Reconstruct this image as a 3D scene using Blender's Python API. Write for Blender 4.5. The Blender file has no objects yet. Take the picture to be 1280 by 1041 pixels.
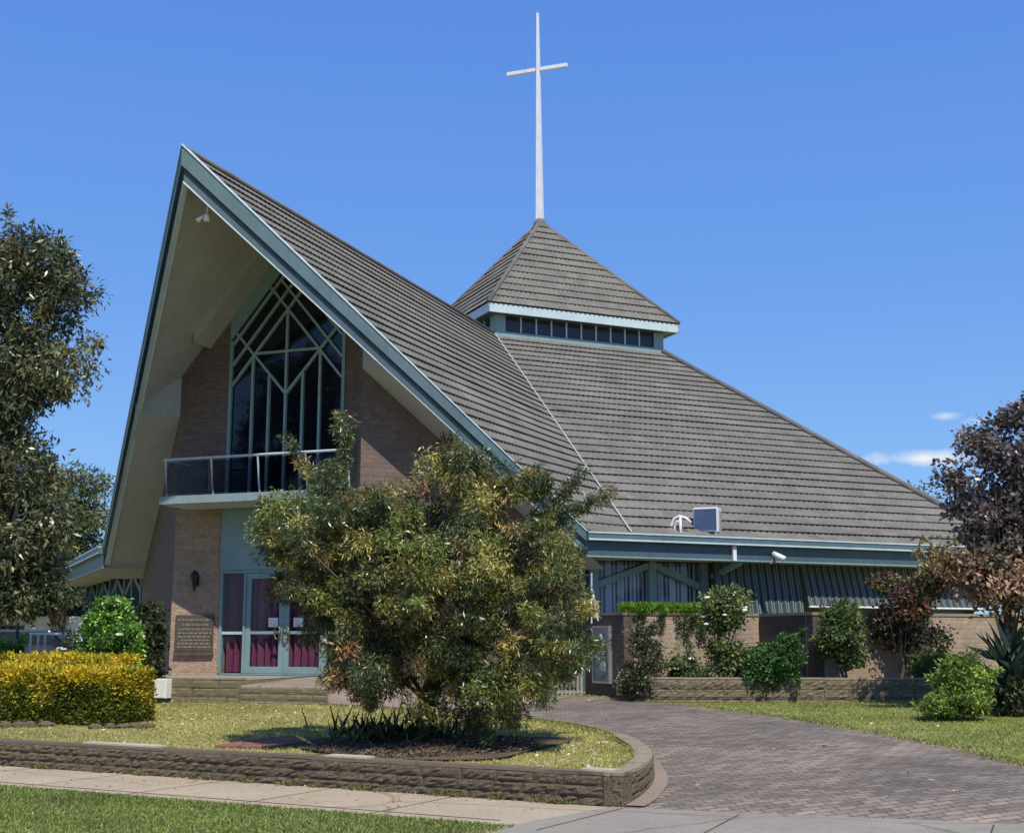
import bpy, bmesh, math, random
import numpy as np
from mathutils import Vector, Matrix, noise
R = math.radians
random.seed(7); rng = np.random.default_rng(11)
S = bpy.context.scene
COL = S.collection

# ------------------------------------------------------------------ camera
FPX, HOR, EYE = 1602.7, 799.7, 1.6
PITCH = math.atan((HOR - 520.5) / FPX)
cam = bpy.data.cameras.new('camera'); camo = bpy.data.objects.new('camera', cam); COL.objects.link(camo)
camo.location = (0, 0, EYE); camo.rotation_euler = (R(90) + PITCH, 0, 0)
cam.sensor_width = 36; cam.lens = 36 * FPX / 1280; cam.clip_end = 3000; cam.clip_start = .1
S.camera = camo

# ------------------------------------------------------------------ light
SUN_AZ, SUN_EL = 160.0, 56.0            # azimuth from +Y towards +X
w = bpy.data.worlds.new('World'); S.world = w; w.use_nodes = True
nt = w.node_tree; nt.nodes.clear()
def wn(t, **k):
    n = nt.nodes.new(t)
    for a, b in k.items(): setattr(n, a, b)
    return n
sky = wn('ShaderNodeTexSky', sky_type='NISHITA', sun_disc=False, sun_elevation=R(SUN_EL), sun_rotation=R(SUN_AZ))
sky.air_density = 1.0; sky.dust_density = 0.3; sky.ozone_density = 3.0; sky.altitude = 50
tint = wn('ShaderNodeMixRGB', blend_type='MULTIPLY'); tint.inputs[0].default_value = 1.0
tint.inputs[2].default_value = (1.0, 1.0, 1.06, 1)
bg = wn('ShaderNodeBackground'); bg.inputs['Strength'].default_value = 0.115
out = wn('ShaderNodeOutputWorld')
# small fair-weather clouds low in the sky: noise on the view direction
tc = wn('ShaderNodeTexCoord')
nz = wn('ShaderNodeTexNoise'); nz.inputs['Scale'].default_value = 26; nz.inputs['Detail'].default_value = 7; nz.inputs['Roughness'].default_value = .58
def cloud_bank(az, el, wa, he, lo, hi):
    d = Vector((math.sin(az)*math.cos(el), math.cos(az)*math.cos(el), math.sin(el)))
    m_ = wn('ShaderNodeMapping', vector_type='POINT'); L_ = nt.links.new
    s_ = wn('ShaderNodeVectorMath', operation='SUBTRACT'); s_.inputs[1].default_value = d
    k_ = wn('ShaderNodeVectorMath', operation='MULTIPLY'); k_.inputs[1].default_value = (1/wa, 1/wa, 1/he)
    l_ = wn('ShaderNodeVectorMath', operation='LENGTH')
    a_ = wn('ShaderNodeMath', operation='MULTIPLY_ADD'); a_.inputs[1].default_value = -.55
    r_ = wn('ShaderNodeMapRange'); r_.inputs[1].default_value = lo; r_.inputs[2].default_value = hi
    L_(tc.outputs['Generated'], s_.inputs[0]); L_(s_.outputs[0], k_.inputs[0]); L_(k_.outputs[0], l_.inputs[0]); L_(l_.outputs['Value'], a_.inputs[0]); L_(nz.outputs[0], a_.inputs[2]); L_(a_.outputs[0], r_.inputs[0])
    return r_.outputs[0]
sep = wn('ShaderNodeSeparateXYZ')
mul = wn('ShaderNodeMath', operation='MAXIMUM')
cm = wn('ShaderNodeMixRGB'); cm.inputs[2].default_value = (7.5, 7.7, 8.2, 1)
L = nt.links.new
L(tc.outputs['Generated'], nz.inputs[0])
def pixdir(px, py):
    a = math.atan2((px-640)/FPX, math.cos(PITCH) - (520.5-py)/FPX*math.sin(PITCH)); z_ = math.sin(PITCH) + (520.5-py)/FPX*math.cos(PITCH)
    n_ = math.sqrt(((px-640)/FPX)**2 + 1 + ((520.5-py)/FPX)**2); return a, math.asin(z_/n_)
c1_ = cloud_bank(*pixdir(1150, 573), .046, .0085, .0, .42); c2_ = cloud_bank(*pixdir(1181, 520), .012, .004, .02, .9); c3_ = cloud_bank(*pixdir(1228, 526), .016, .004, .02, 1.1)
mx2 = wn('ShaderNodeMath', operation='MAXIMUM')
L(c2_, mx2.inputs[0]); L(c3_, mx2.inputs[1])
L(tc.outputs['Generated'], sep.inputs[0]); L(c1_, mul.inputs[0]); L(mx2.outputs[0], mul.inputs[1])
grad = wn('ShaderNodeValToRGB'); ge = grad.color_ramp.elements
KS = 1 / .115
for i, (p_, c_) in enumerate(((0.0, (.36,.62,.96)), (.10, (.235,.50,.95)), (.25, (.150,.375,.90)), (.47, (.105,.285,.84)), (1.0, (.05,.16,.52)))):
    e_ = ge[i] if i < 2 else ge.new(p_)
    e_.position = p_; e_.color = (c_[0], c_[1], c_[2], 1)
gm = wn('ShaderNodeMixRGB', blend_type='MULTIPLY'); gm.inputs[0].default_value = 1; gm.inputs[2].default_value = (KS, KS, KS, 1)
hm = wn('ShaderNodeMixRGB'); hm.inputs[0].default_value = .80
L(sep.outputs[2], grad.inputs[0]); L(grad.outputs[0], gm.inputs[1]); L(gm.outputs[0], hm.inputs[2])
L(sky.outputs[0], tint.inputs[1]); L(tint.outputs[0], hm.inputs[1]); L(hm.outputs[0], cm.inputs[1]); L(mul.outputs[0], cm.inputs[0])
L(cm.outputs[0], bg.inputs[0]); L(bg.outputs[0], out.inputs[0])
sun = bpy.data.lights.new('sun', 'SUN'); sun.energy = 4.8; sun.angle = R(.53); sun.color = (1, .93, .82)
suno = bpy.data.objects.new('sun', sun); COL.objects.link(suno)
sd = Vector((math.sin(R(SUN_AZ)) * math.cos(R(SUN_EL)), math.cos(R(SUN_AZ)) * math.cos(R(SUN_EL)), math.sin(R(SUN_EL))))
suno.rotation_euler = sd.to_track_quat('Z', 'Y').to_euler(); suno.location = (10, -20, 40)
S.view_settings.view_transform = 'Standard'; S.view_settings.look = 'None'; S.view_settings.exposure = 0.0; S.view_settings.gamma = 1

# ------------------------------------------------------------------ helpers
cP, sP = math.cos(PITCH), math.sin(PITCH)
def at(px, py, Y):
    """point at depth Y along the sight line measured in the photograph"""
    X = (px - 640) / FPX; V = (520.5 - py) / FPX
    k = Y / (cP - V * sP)
    return Vector((X * k, Y, EYE + (sP + V * cP) * k))
TH = .357
CC = Vector((-4.649, 25.898, 0))
AX = Vector((math.sin(TH), math.cos(TH), 0)); LX = Vector((math.cos(TH), -math.sin(TH), 0))
def W(u, t, z): return CC + AX * t + LX * u + Vector((0, 0, z))

class MB:
    def __init__(s): s.v = []; s.f = []
    def add(s, vs, fs):
        o = len(s.v); s.v += [tuple(v) for v in vs]; s.f += [tuple(i + o for i in f) for f in fs]; return s
    def box(s, a, b):
        x0, y0, z0 = a; x1, y1, z1 = b
        return s.add([(x0,y0,z0),(x1,y0,z0),(x1,y1,z0),(x0,y1,z0),(x0,y0,z1),(x1,y0,z1),(x1,y1,z1),(x0,y1,z1)],
                     [(0,3,2,1),(4,5,6,7),(0,1,5,4),(1,2,6,5),(2,3,7,6),(3,0,4,7)])
    def hexa(s, b, t):      # bottom quad, top quad
        return s.add(list(b) + list(t), [(0,3,2,1),(4,5,6,7),(0,1,5,4),(1,2,6,5),(2,3,7,6),(3,0,4,7)])
    def bar(s, p, q, n, wd, d0, d1):
        """flat bar from p to q, width wd in the plane, from d0 to d1 along n"""
        p = Vector(p); q = Vector(q); n = Vector(n).normalized(); d = (q - p).normalized(); c = d.cross(n) * (wd / 2)
        return s.hexa([p-c+n*d0, q-c+n*d0, q+c+n*d0, p+c+n*d0], [p-c+n*d1, q-c+n*d1, q+c+n*d1, p+c+n*d1])
    def quad(s, a, b, c, d): return s.add([a, b, c, d], [(0,1,2,3)])
    def prism(s, poly, vec):
        n = len(poly); vec = Vector(vec)
        vs = [Vector(p) for p in poly] + [Vector(p) + vec for p in poly]
        return s.add(vs, [tuple(range(n-1,-1,-1)), tuple(range(n, 2*n))] + [(i, (i+1) % n, n + (i+1) % n, n + i) for i in range(n)])
    def tube(s, pts, rad, n=8, cap=True):
        pts = [Vector(p) for p in pts]
        if not hasattr(rad, '__len__'): rad = [rad] * len(pts)
        o = len(s.v); up = None
        for i, p in enumerate(pts):
            d = (pts[min(i+1, len(pts)-1)] - pts[max(i-1, 0)]).normalized()
            a = d.orthogonal().normalized() if up is None else (up - d * up.dot(d)).normalized()
            up = a; b = d.cross(a)
            for k in range(n):
                t = 2 * math.pi * k / n
                s.v.append(tuple(p + (a * math.cos(t) + b * math.sin(t)) * rad[i]))
        for i in range(len(pts) - 1):
            for k in range(n):
                s.f.append((o+i*n+k, o+i*n+(k+1) % n, o+(i+1)*n+(k+1) % n, o+(i+1)*n+k))
        if cap:
            s.f.append(tuple(o + k for k in range(n-1, -1, -1))); e = o + (len(pts)-1) * n
            s.f.append(tuple(e + k for k in range(n)))
        return s
    def lathe(s, prof, c=(0,0,0), n=16):
        o = len(s.v)
        for r, z in prof:
            for k in range(n):
                t = 2*math.pi*k/n; s.v.append((c[0]+r*math.cos(t), c[1]+r*math.sin(t), c[2]+z))
        for i in range(len(prof)-1):
            for k in range(n): s.f.append((o+i*n+k, o+i*n+(k+1)%n, o+(i+1)*n+(k+1)%n, o+(i+1)*n+k))
        s.f.append(tuple(o+k for k in range(n-1,-1,-1))); e = o+(len(prof)-1)*n; s.f.append(tuple(e+k for k in range(n)))
        return s
    def blob(s, c, r, seed=0, n=14, m=9, j=.0):
        o = len(s.v); c = Vector(c)
        for i in range(m+1):
            a = math.pi * i / m
            for k in range(n):
                t = 2*math.pi*k/n
                d = Vector((math.sin(a)*math.cos(t), math.sin(a)*math.sin(t), math.cos(a)))
                q = 1 + j * noise.noise(d * 2.3 + Vector((seed, 0, 0)))
                s.v.append((c.x + d.x*r[0]*q, c.y + d.y*r[1]*q, c.z + d.z*r[2]*q))
        for i in range(m):
            for k in range(n): s.f.append((o+i*n+k, o+(i+1)*n+k, o+(i+1)*n+(k+1)%n, o+i*n+(k+1)%n))
        return s
    def build(s, name, mat, parent=None, smooth=False, bevel=0, recalc=True):
        me = bpy.data.meshes.new(name); me.from_pydata(s.v, [], s.f)
        if recalc:
            bm = bmesh.new(); bm.from_mesh(me); bmesh.ops.recalc_face_normals(bm, faces=bm.faces)
            uv = bm.loops.layers.uv.new('UVMap'); bm.normal_update()
            for f in bm.faces:
                n = f.normal
                for l in f.loops:
                    p = l.vert.co
                    if abs(n.z) > .75: l[uv].uv = (p.x, p.y)
                    else:
                        t = Vector((-n.y, n.x, 0)).normalized(); l[uv].uv = (p.x*t.x + p.y*t.y, p.z)
            bm.to_mesh(me); bm.free()
        o = bpy.data.objects.new(name, me); COL.objects.link(o)
        if mat: me.materials.append(mat)
        if smooth:
            for p in me.polygons: p.use_smooth = True
        if parent: o.parent = parent
        if bevel:
            b = o.modifiers.new('bevel', 'BEVEL'); b.width = bevel; b.segments = 2; b.limit_method = 'ANGLE'
        return o

def tag(o, label=None, cat=None, group=None, kind=None):
    if label: o['label'] = label
    if cat: o['category'] = cat; o['kind'] = 'thing'
    if group: o['group'] = group
    if kind: o['kind'] = kind
    return o
def empty(name, loc, rz=0, label=None, cat=None, group=None):
    o = bpy.data.objects.new(name, None); COL.objects.link(o); o.location = loc; o.rotation_euler = (0, 0, rz)
    o.empty_display_size = .2
    return tag(o, label, cat, group)

# ------------------------------------------------------------------ materials
class NT:
    def __init__(s, name):
        s.m = bpy.data.materials.new(name); s.m.use_nodes = True; s.t = s.m.node_tree
        s.b = s.t.nodes['Principled BSDF']; s.o = s.t.nodes['Material Output']
    def n(s, t, ins=None, **k):
        x = s.t.nodes.new(t)
        for a, b in k.items(): setattr(x, a, b)
        for a, b in (ins or {}).items():
            if hasattr(b, 'is_linked') or hasattr(b, 'links'): s.t.links.new(b, x.inputs[a])
            else: x.inputs[a].default_value = b
        return x
    def l(s, a, b): s.t.links.new(a, b)
    def coord(s, which='Object', scale=(1,1,1), rot=(0,0,0)):
        t = s.n('ShaderNodeTexCoord'); m = s.n('ShaderNodeMapping', {'Scale': scale, 'Rotation': rot}); s.l(t.outputs[which], m.inputs[0]); return m.outputs[0]
    def noise(s, co, scale, detail=5, rough=.6): return s.n('ShaderNodeTexNoise', {'Vector': co, 'Scale': scale, 'Detail': detail, 'Roughness': rough}).outputs[0]
    def noise_vec(s, co, a):
        n = s.n('ShaderNodeTexNoise', {'Vector': co, 'Scale': 2.0, 'Detail': 4}); v = s.n('ShaderNodeVectorMath', {0: n.outputs['Color'], 1: (a, a, 0)}, operation='MULTIPLY').outputs[0]
        return s.n('ShaderNodeVectorMath', {0: co, 1: v}, operation='ADD').outputs[0]
    def ramp(s, fac, stops):
        r = s.n('ShaderNodeValToRGB'); s.l(fac, r.inputs[0]); e = r.color_ramp.elements
        while len(e) < len(stops): e.new(.5)
        for x, (p, c) in zip(e, stops): x.position = p; x.color = (*c, 1) if len(c) == 3 else c
        return r.outputs[0]
    def mix(s, f, a, b, mode='MIX'):
        m = s.n('ShaderNodeMixRGB', blend_type=mode)
        for i, v in enumerate((f, a, b)):
            if hasattr(v, 'links'): s.l(v, m.inputs[i])
            else: m.inputs[i].default_value = v if i == 0 else (*v, 1)
        return m.outputs[0]
    def bump(s, h, st=.3, d=.02):
        b = s.n('ShaderNodeBump', {'Strength': st, 'Distance': d}); s.l(h, b.inputs['Height']); s.l(b.outputs[0], s.b.inputs['Normal'])
    def col(s, c): s.l(c, s.b.inputs['Base Color'])
def plain(name, c, rough=.6, var=.18, scale=3, bump=.1, bscale=60, metal=0, spec=.5, dirt='auto'):
    m = NT(name); co = m.coord()
    f = m.noise(co, scale); lo = tuple(x * (1 - var) for x in c); hi = tuple(min(1, x * (1 + var)) for x in c)
    k = m.ramp(f, [(.3, lo), (.7, hi)])
    if dirt == 'auto': dirt = tuple(x*.62 for x in c)
    if dirt:
        f2 = m.noise(m.coord('Object', (6, 6, 1.2)), 1.5, 6, .7); k = m.mix(m.ramp(f2, [(.5, (0,0,0)), (.75, (.6,.6,.6))]), k, dirt)
    m.col(k); m.b.inputs['Roughness'].default_value = rough; m.b.inputs['Metallic'].default_value = metal
    m.b.inputs['Specular IOR Level'].default_value = spec
    if bump: m.bump(m.noise(co, bscale, 3), bump, .01)
    return m.m
def brickmat(name, c1, c2, mortar, bw=.23, bh=.086, ms=.01, bump=.6, rockface=0, uv='UV', rot=0, offset=.5, rough=.9, stain=None):
    m = NT(name); co = m.coord(uv, (1,1,1), (0,0,rot))
    b = m.n('ShaderNodeTexBrick', {'Vector': co, 'Color1': (*c1,1), 'Color2': (*c2,1), 'Mortar': (*mortar,1), 'Scale': 1.0, 'Mortar Size': ms,
        'Mortar Smooth': .3, 'Bias': 0.0, 'Brick Width': bw, 'Row Height': bh}); b.offset = offset
    f = m.noise(co, 9, 6, .7); k = m.mix(.55, b.outputs[0], m.ramp(f, [(.25,(.25,.25,.25)),(.75,(.85,.82,.78))]), 'OVERLAY')
    if stain:
        f3 = m.noise(m.coord(uv), .9, 5, .65); k = m.mix(m.ramp(f3, [(.42,(0,0,0)),(.7,(.75,.75,.75))]), k, stain)
    m.col(k); m.b.inputs['Roughness'].default_value = rough; m.b.inputs['Specular IOR Level'].default_value = .25
    inv = m.n('ShaderNodeMath', {0: 1.0, 1: b.outputs[1]}, operation='SUBTRACT').outputs[0]
    n2 = m.noise(co, 26 if rockface else 60, 5, .65)
    h = m.n('ShaderNodeMath', {0: n2, 1: inv, 2: 0}, operation='MULTIPLY').outputs[0] if rockface else m.n('ShaderNodeMath', {0: n2, 1: .25, 2: inv}, operation='MULTIPLY_ADD').outputs[0]
    m.bump(h, bump, .06 if rockface else .012)
    return m.m
M = {}
M['teal'] = plain('teal_paint', (.215,.325,.335), .5, .12, 2, .05)
M['teal_dark'] = plain('dark_teal_paint', (.066,.110,.135), .5, .15, 2, .05)
M['teal_pale'] = plain('pale_teal_paint', (.50,.60,.62), .45, .08, 2, .03)
M['mull'] = plain('mullion_paint', (.27,.36,.37), .5, .1, 2, .05)
M['soffit'] = plain('cream_soffit_sheet', (.43,.435,.43), .8, .1, .8, .05, 20, dirt=(.27,.275,.275))
M['teal_mid'] = plain('mid_teal_paint', (.088,.150,.172), .5, .12, 2, .05)
M['white'] = plain('white_enamel', (.80,.80,.79), .4, .05, 3, .03)
M['cross'] = plain('white_cross_paint', (.74,.76,.80), .45, .06, 3, .04)
M['black'] = plain('black_metal', (.015,.015,.017), .5, .2)
M['steel'] = plain('grey_steel', (.55,.57,.58), .35, .1, metal=.7)
M['brass'] = plain('brass', (.20,.165,.10), .45, .2, metal=.8)
M['brick'] = brickmat('church_brick', (.185,.130,.110), (.14,.102,.09), (.155,.13,.114), .24, .086, .009, .9)
M['brick_rock'] = brickmat('rock_face_brick', (.52,.37,.265), (.44,.31,.22), (.40,.32,.24), .24, .086, .008, 1.0, 1)
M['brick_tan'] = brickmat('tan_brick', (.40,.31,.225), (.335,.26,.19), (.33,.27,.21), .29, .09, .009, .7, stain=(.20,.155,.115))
M['brick_old'] = brickmat('low_wall_stone', (.27,.22,.145), (.20,.165,.11), (.15,.125,.09), .38, .10, .012, 1.0, 1)
M['timber'] = brickmat('terrace_block', (.235,.205,.13), (.19,.165,.105), (.14,.12,.09), .45, .115, .007, .6, stain=(.13,.12,.07))
M['tile'] = None
def tile_mat(name, c):
    m = NT(name); co = m.coord()
    f = m.noise(co, .55, 6, .7); g = m.noise(co, 140, 2, .5)
    k = m.ramp(f, [(.3, tuple(x*.80 for x in c)), (.7, tuple(x*1.16 for x in c))])
    vo = m.n('ShaderNodeTexVoronoi', {'Vector': co, 'Scale': 2.6}); bw = m.n('ShaderNodeRGBToBW', {0: vo.outputs['Color']}).outputs[0]
    k = m.mix(.32, k, m.ramp(bw, [(.1,(.30,.30,.30)),(.9,(.70,.70,.69))]), 'OVERLAY')
    st = m.noise(m.coord('Object', (2.6,2.6,.45)), 1.0, 6, .7); k = m.mix(m.ramp(st, [(.50,(0,0,0)),(.75,(.55,.55,.55))]), k, tuple(x*.55 for x in c))
    k = m.mix(.35, k, m.ramp(g, [(.35,(.3,.3,.3)),(.65,(.72,.71,.68))]), 'OVERLAY')
    lich = m.noise(co, 5, 4, .6); k = m.mix(m.ramp(lich, [(.66,(0,0,0)),(.76,(.5,.5,.5))]), k, (.30,.29,.24))
    m.col(k); m.b.inputs['Roughness'].default_value = .82; m.b.inputs['Specular IOR Level'].default_value = .3; m.bump(g, .25, .01); return m.m
M['tile'] = tile_mat('grey_roof_tile', (.170,.162,.142))
M['ridge'] = tile_mat('ridge_cap', (.155,.15,.145))
def dark_glass(name, c=(.006,.008,.012), rough=.05, spec=.5):
    m = NT(name); m.b.inputs['Base Color'].default_value = (*c, 1); m.b.inputs['Roughness'].default_value = rough; m.b.inputs['Specular IOR Level'].default_value = spec
    m.bump(m.noise(m.coord(), 1.3, 2), .04, .02); return m.m
M['glass'] = dark_glass('dark_window_glass')
M['glass_lantern'] = dark_glass('tinted_lantern_glass', (.03,.03,.04), .12, .4)
def clear_glass(name, t=(1,1,1), gl=.10):
    m = NT(name); m.t.nodes.remove(m.b)
    a = m.n('ShaderNodeBsdfTransparent', {'Color': (*t,1)}); g = m.n('ShaderNodeBsdfGlossy', {'Roughness': .03})
    x = m.n('ShaderNodeMixShader', {0: gl}); m.l(a.outputs[0], x.inputs[1]); m.l(g.outputs[0], x.inputs[2]); m.l(x.outputs[0], m.o.inputs[0]); return m.m
M['clear'] = clear_glass('clear_door_glass', (.80,.82,.84), .035)
M['balcony_glass'] = clear_glass('blue_grey_balcony_panel', (.34,.37,.44), .02)
M['curtain'] = plain('maroon_curtain', (.185,.045,.098), .85, .15, 4, .05)
M['curtain_blue'] = plain('lilac_grey_curtain', (.66,.68,.86), .85, .12, 3, .05)
M['paper'] = plain('white_paper', (.78,.80,.84), .8, .04)
M['bronze'] = plain('bronze_plaque', (.105,.088,.068), .5, .25, 8, .3, metal=.2)
M['plaque_text'] = plain('plaque_lettering', (.24,.21,.165), .5, .1)
M['concrete'] = None
def concrete(name, c, joint=None):
    m = NT(name); co = m.coord()
    f = m.noise(co, .8, 7, .7); g = m.noise(co, 45, 4, .6); st = m.noise(co, 3.2, 6, .7)
    k = m.ramp(f, [(.3, tuple(x*.82 for x in c)), (.7, tuple(x*1.12 for x in c))])
    k = m.mix(.3, k, m.ramp(g, [(.3,(.2,.2,.2)),(.7,(.8,.8,.8))]), 'OVERLAY')
    k = m.mix(m.ramp(st, [(.50,(0,0,0)),(.72,(.6,.6,.6))]), k, tuple(x*.55 for x in c))
    vo = m.n('ShaderNodeTexVoronoi', {'Vector': m.noise_vec(co, .35), 'Scale': .30}, feature='DISTANCE_TO_EDGE').outputs['Distance']; k = m.mix(m.ramp(vo, [(.002,(.55,.55,.55)),(.006,(0,0,0))]), k, tuple(x*.28 for x in c))
    m.col(k); m.b.inputs['Roughness'].default_value = .9; m.b.inputs['Specular IOR Level'].default_value = .3; m.bump(g, .3, .01); return m.m
M['concrete'] = concrete('footpath_concrete', (.415,.345,.245))
M['apron'] = concrete('grey_apron_concrete', (.29,.262,.215))
M['pink'] = concrete('pink_edging', (.27,.212,.168))
M['coping'] = concrete('coping_stone', (.29,.24,.17))
M['coping_dark'] = concrete('weathered_coping', (.165,.132,.095))
M['coping_light'] = concrete('pale_coping', (.50,.45,.33))
M['redpad'] = concrete('red_slab', (.26,.12,.09))
def paver():
    m = NT('brick_paver'); co = m.coord('Object', (1,1,1), (0,0,R(-16)))
    wob = m.n('ShaderNodeVectorMath', {0: m.noise(co, 1.2, 2), 1: (.06,.06,0)}, operation='MULTIPLY').outputs[0]
    co2 = m.n('ShaderNodeVectorMath', {0: co, 1: wob}, operation='ADD').outputs[0]
    b = m.n('ShaderNodeTexBrick', {'Vector': co2, 'Color1': (.272,.224,.178,1), 'Color2': (.150,.126,.103,1), 'Mortar': (.075,.064,.056,1), 'Scale': 1.0, 'Mortar Size': .008, 'Mortar Smooth': .3, 'Bias': 0.0, 'Brick Width': .22, 'Row Height': .112}); b.offset = .5
    f = m.noise(co, .55, 6, .7); k = m.mix(.75, b.outputs[0], m.ramp(f, [(.3,(.3,.3,.31)),(.7,(.78,.75,.72))]), 'OVERLAY')
    st = m.noise(co, .38, 6, .72); k = m.mix(m.ramp(st, [(.46,(0,0,0)),(.68,(.62,.62,.62))]), k, (.085,.078,.07))
    sp = m.noise(co, 7, 2, .5); k = m.mix(m.ramp(sp, [(.66,(0,0,0)),(.74,(.5,.5,.5))]), k, (.34,.31,.27))
    g = m.noise(co, 30, 5, .65); k = m.mix(.45, k, m.ramp(g, [(.3,(.25,.25,.25)),(.7,(.75,.75,.75))]), 'OVERLAY')
    m.col(k); m.b.inputs['Roughness'].default_value = .88; m.b.inputs['Specular IOR Level'].default_value = .3
    inv = m.n('ShaderNodeMath', {0: 1.0, 1: b.outputs[1]}, operation='SUBTRACT').outputs[0]
    h = m.n('ShaderNodeMath', {0: g, 1: .3, 2: inv}, operation='MULTIPLY_ADD').outputs[0]; m.bump(h, .7, .012); return m.m
M['paver'] = paver()
def grassmat(name, a, b, dry):
    m = NT(name); co = m.coord()
    f = m.noise(co, .7, 6, .7); g = m.noise(co, 14, 6, .75); d = m.noise(co, 1.7, 5, .65)
    k = m.ramp(g, [(.25, a), (.75, b)])
    k = m.mix(m.ramp(d, [(.42,(0,0,0)),(.68,(.85,.85,.85))]), k, dry); k = m.mix(.4, k, m.ramp(f, [(.3,(.3,.3,.3)),(.7,(.7,.7,.7))]), 'OVERLAY')
    m.col(k); m.b.inputs['Roughness'].default_value = .95; m.b.inputs['Specular IOR Level'].default_value = .1; m.bump(g, .8, .04); return m.m
M['lawn'] = grassmat('lawn_turf', (.20,.205,.055), (.33,.31,.095), (.50,.43,.21))
M['lawn_green'] = grassmat('green_lawn_turf', (.13,.165,.04), (.22,.25,.068), (.34,.32,.13))
M['verge'] = grassmat('verge_turf', (.09,.13,.03), (.165,.205,.052), (.26,.25,.10))
M['earth'] = grassmat('bare_earth', (.07,.05,.035), (.15,.11,.075), (.17,.13,.09))
M['bark'] = plain('bark', (.085,.065,.05), .95, .35, 9, .8, 30)
M['bark_pale'] = plain('pale_bark', (.22,.19,.16), .95, .3, 6, .6, 30)
def leafmat(name, rough=.55, trans=.3, spec=.35):
    m = NT(name); a = m.n('ShaderNodeAttribute', attribute_name='leaf')
    m.col(a.outputs[0]); m.b.inputs['Roughness'].default_value = rough; m.b.inputs['Specular IOR Level'].default_value = spec
    t = m.n('ShaderNodeBsdfTranslucent'); m.l(a.outputs[0], t.inputs[0])
    x = m.n('ShaderNodeMixShader', {0: trans}); m.l(m.b.outputs[0], x.inputs[1]); m.l(t.outputs[0], x.inputs[2]); m.l(x.outputs[0], m.o.inputs[0]); return m.m
M['leaf'] = leafmat('leaf'); M['leaf_glossy'] = leafmat('glossy_leaf', .42, .25, .5); M['leaf_glint'] = leafmat('narrow_leaf', .33, .22, .6); M['blade'] = leafmat('grass_blade', .7, .3, .2)
M['petal'] = plain('white_petal', (.85,.83,.74), .7, .06)
M['carpaint'] = plain('dark_blue_car_paint', (.03,.04,.06), .25, .05, spec=.6)
M['whitewall'] = plain('white_rendered_wall', (.78,.78,.80), .8, .05)
M['acgrille'] = plain('blue_grey_grille', (.05,.10,.22), .5, .1)
M['fabric'] = None
def stripes():
    m = NT('striped_canvas'); co = m.coord('UV')
    wv = m.n('ShaderNodeTexWave', {'Vector': co, 'Scale': 1.0}, wave_type='BANDS', bands_direction='X', wave_profile='SIN')
    wv.inputs['Scale'].default_value = .314 / .19 * 1.0
    k = m.ramp(wv.outputs[0], [(.35,(.035,.05,.055)),(.45,(.19,.225,.235)),(.62,(.10,.125,.13)),(.72,(.24,.27,.28)),(.9,(.04,.055,.06))])
    m.col(k); m.b.inputs['Roughness'].default_value = .9; return m.m
M['fabric'] = stripes()
M['statue'] = plain('grey_green_relief', (.30,.33,.29), .8, .25, 6, .5, 25)

# ------------------------------------------------------------------ leaves (many small faces in one mesh)
def leaf_mesh(name, P, D, Ln, Wd, C, mat, parent=None, curl=.25):
    """P base points (N,3), D directions, Ln/Wd length and width, C colours: one folded blade each"""
    n = len(P); D = D / np.linalg.norm(D, axis=1)[:, None]
    rnd = rng.normal(size=(n, 3)); side = np.cross(D, rnd); side /= np.linalg.norm(side, axis=1)[:, None] + 1e-9
    nrm = np.cross(side, D)
    Ln = np.broadcast_to(Ln, n)[:, None]; Wd = np.broadcast_to(Wd, n)[:, None]
    mid = P + D * Ln * .45 + nrm * Ln * curl * .25
    tip = P + D * Ln + nrm * 0
    V = np.stack([P, mid + side * Wd * .5, tip, mid - side * Wd * .5], 1).reshape(-1, 3).astype(np.float32)
    me = bpy.data.meshes.new(name)
    me.vertices.add(4*n); me.vertices.foreach_set('co', V.ravel())
    me.loops.add(4*n); me.loops.foreach_set('vertex_index', np.arange(4*n, dtype=np.int32))
    me.polygons.add(n); me.polygons.foreach_set('loop_start', np.arange(0, 4*n, 4, dtype=np.int32))
    me.update(calc_edges=True)
    ca = me.color_attributes.new('leaf', 'FLOAT_COLOR', 'POINT')
    ca.data.foreach_set('color', np.concatenate([np.repeat(C, 4, 0), np.ones((4*n, 1))], 1).astype(np.float32).ravel())
    o = bpy.data.objects.new(name, me); COL.objects.link(o); me.materials.append(mat)
    if parent: o.parent = parent
    return o
def pal(cols, n, jit=.25):
    cols = np.array(cols); c = cols[rng.integers(0, len(cols), n)]
    return np.clip(c * (1 + rng.normal(size=(n, 1)) * jit), .004, 1)
def clump_points(ells, n, shell=.55):
    """clump centres inside a union of ellipsoids, most of them near the surface"""
    vol = np.array([e[3]*e[4]*e[5] for e in ells]) ** .8; pick = rng.choice(len(ells), n, p=vol/vol.sum())
    E = np.array(ells)[pick]; d = rng.normal(size=(n, 3)); d /= np.linalg.norm(d, axis=1)[:, None]
    r = np.clip(rng.random(n) ** (1/3) * (1 - shell) + shell * rng.uniform(.75, 1.05, n), 0, 1.08)
    return E[:, :3] + d * r[:, None] * E[:, 3:6]
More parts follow.
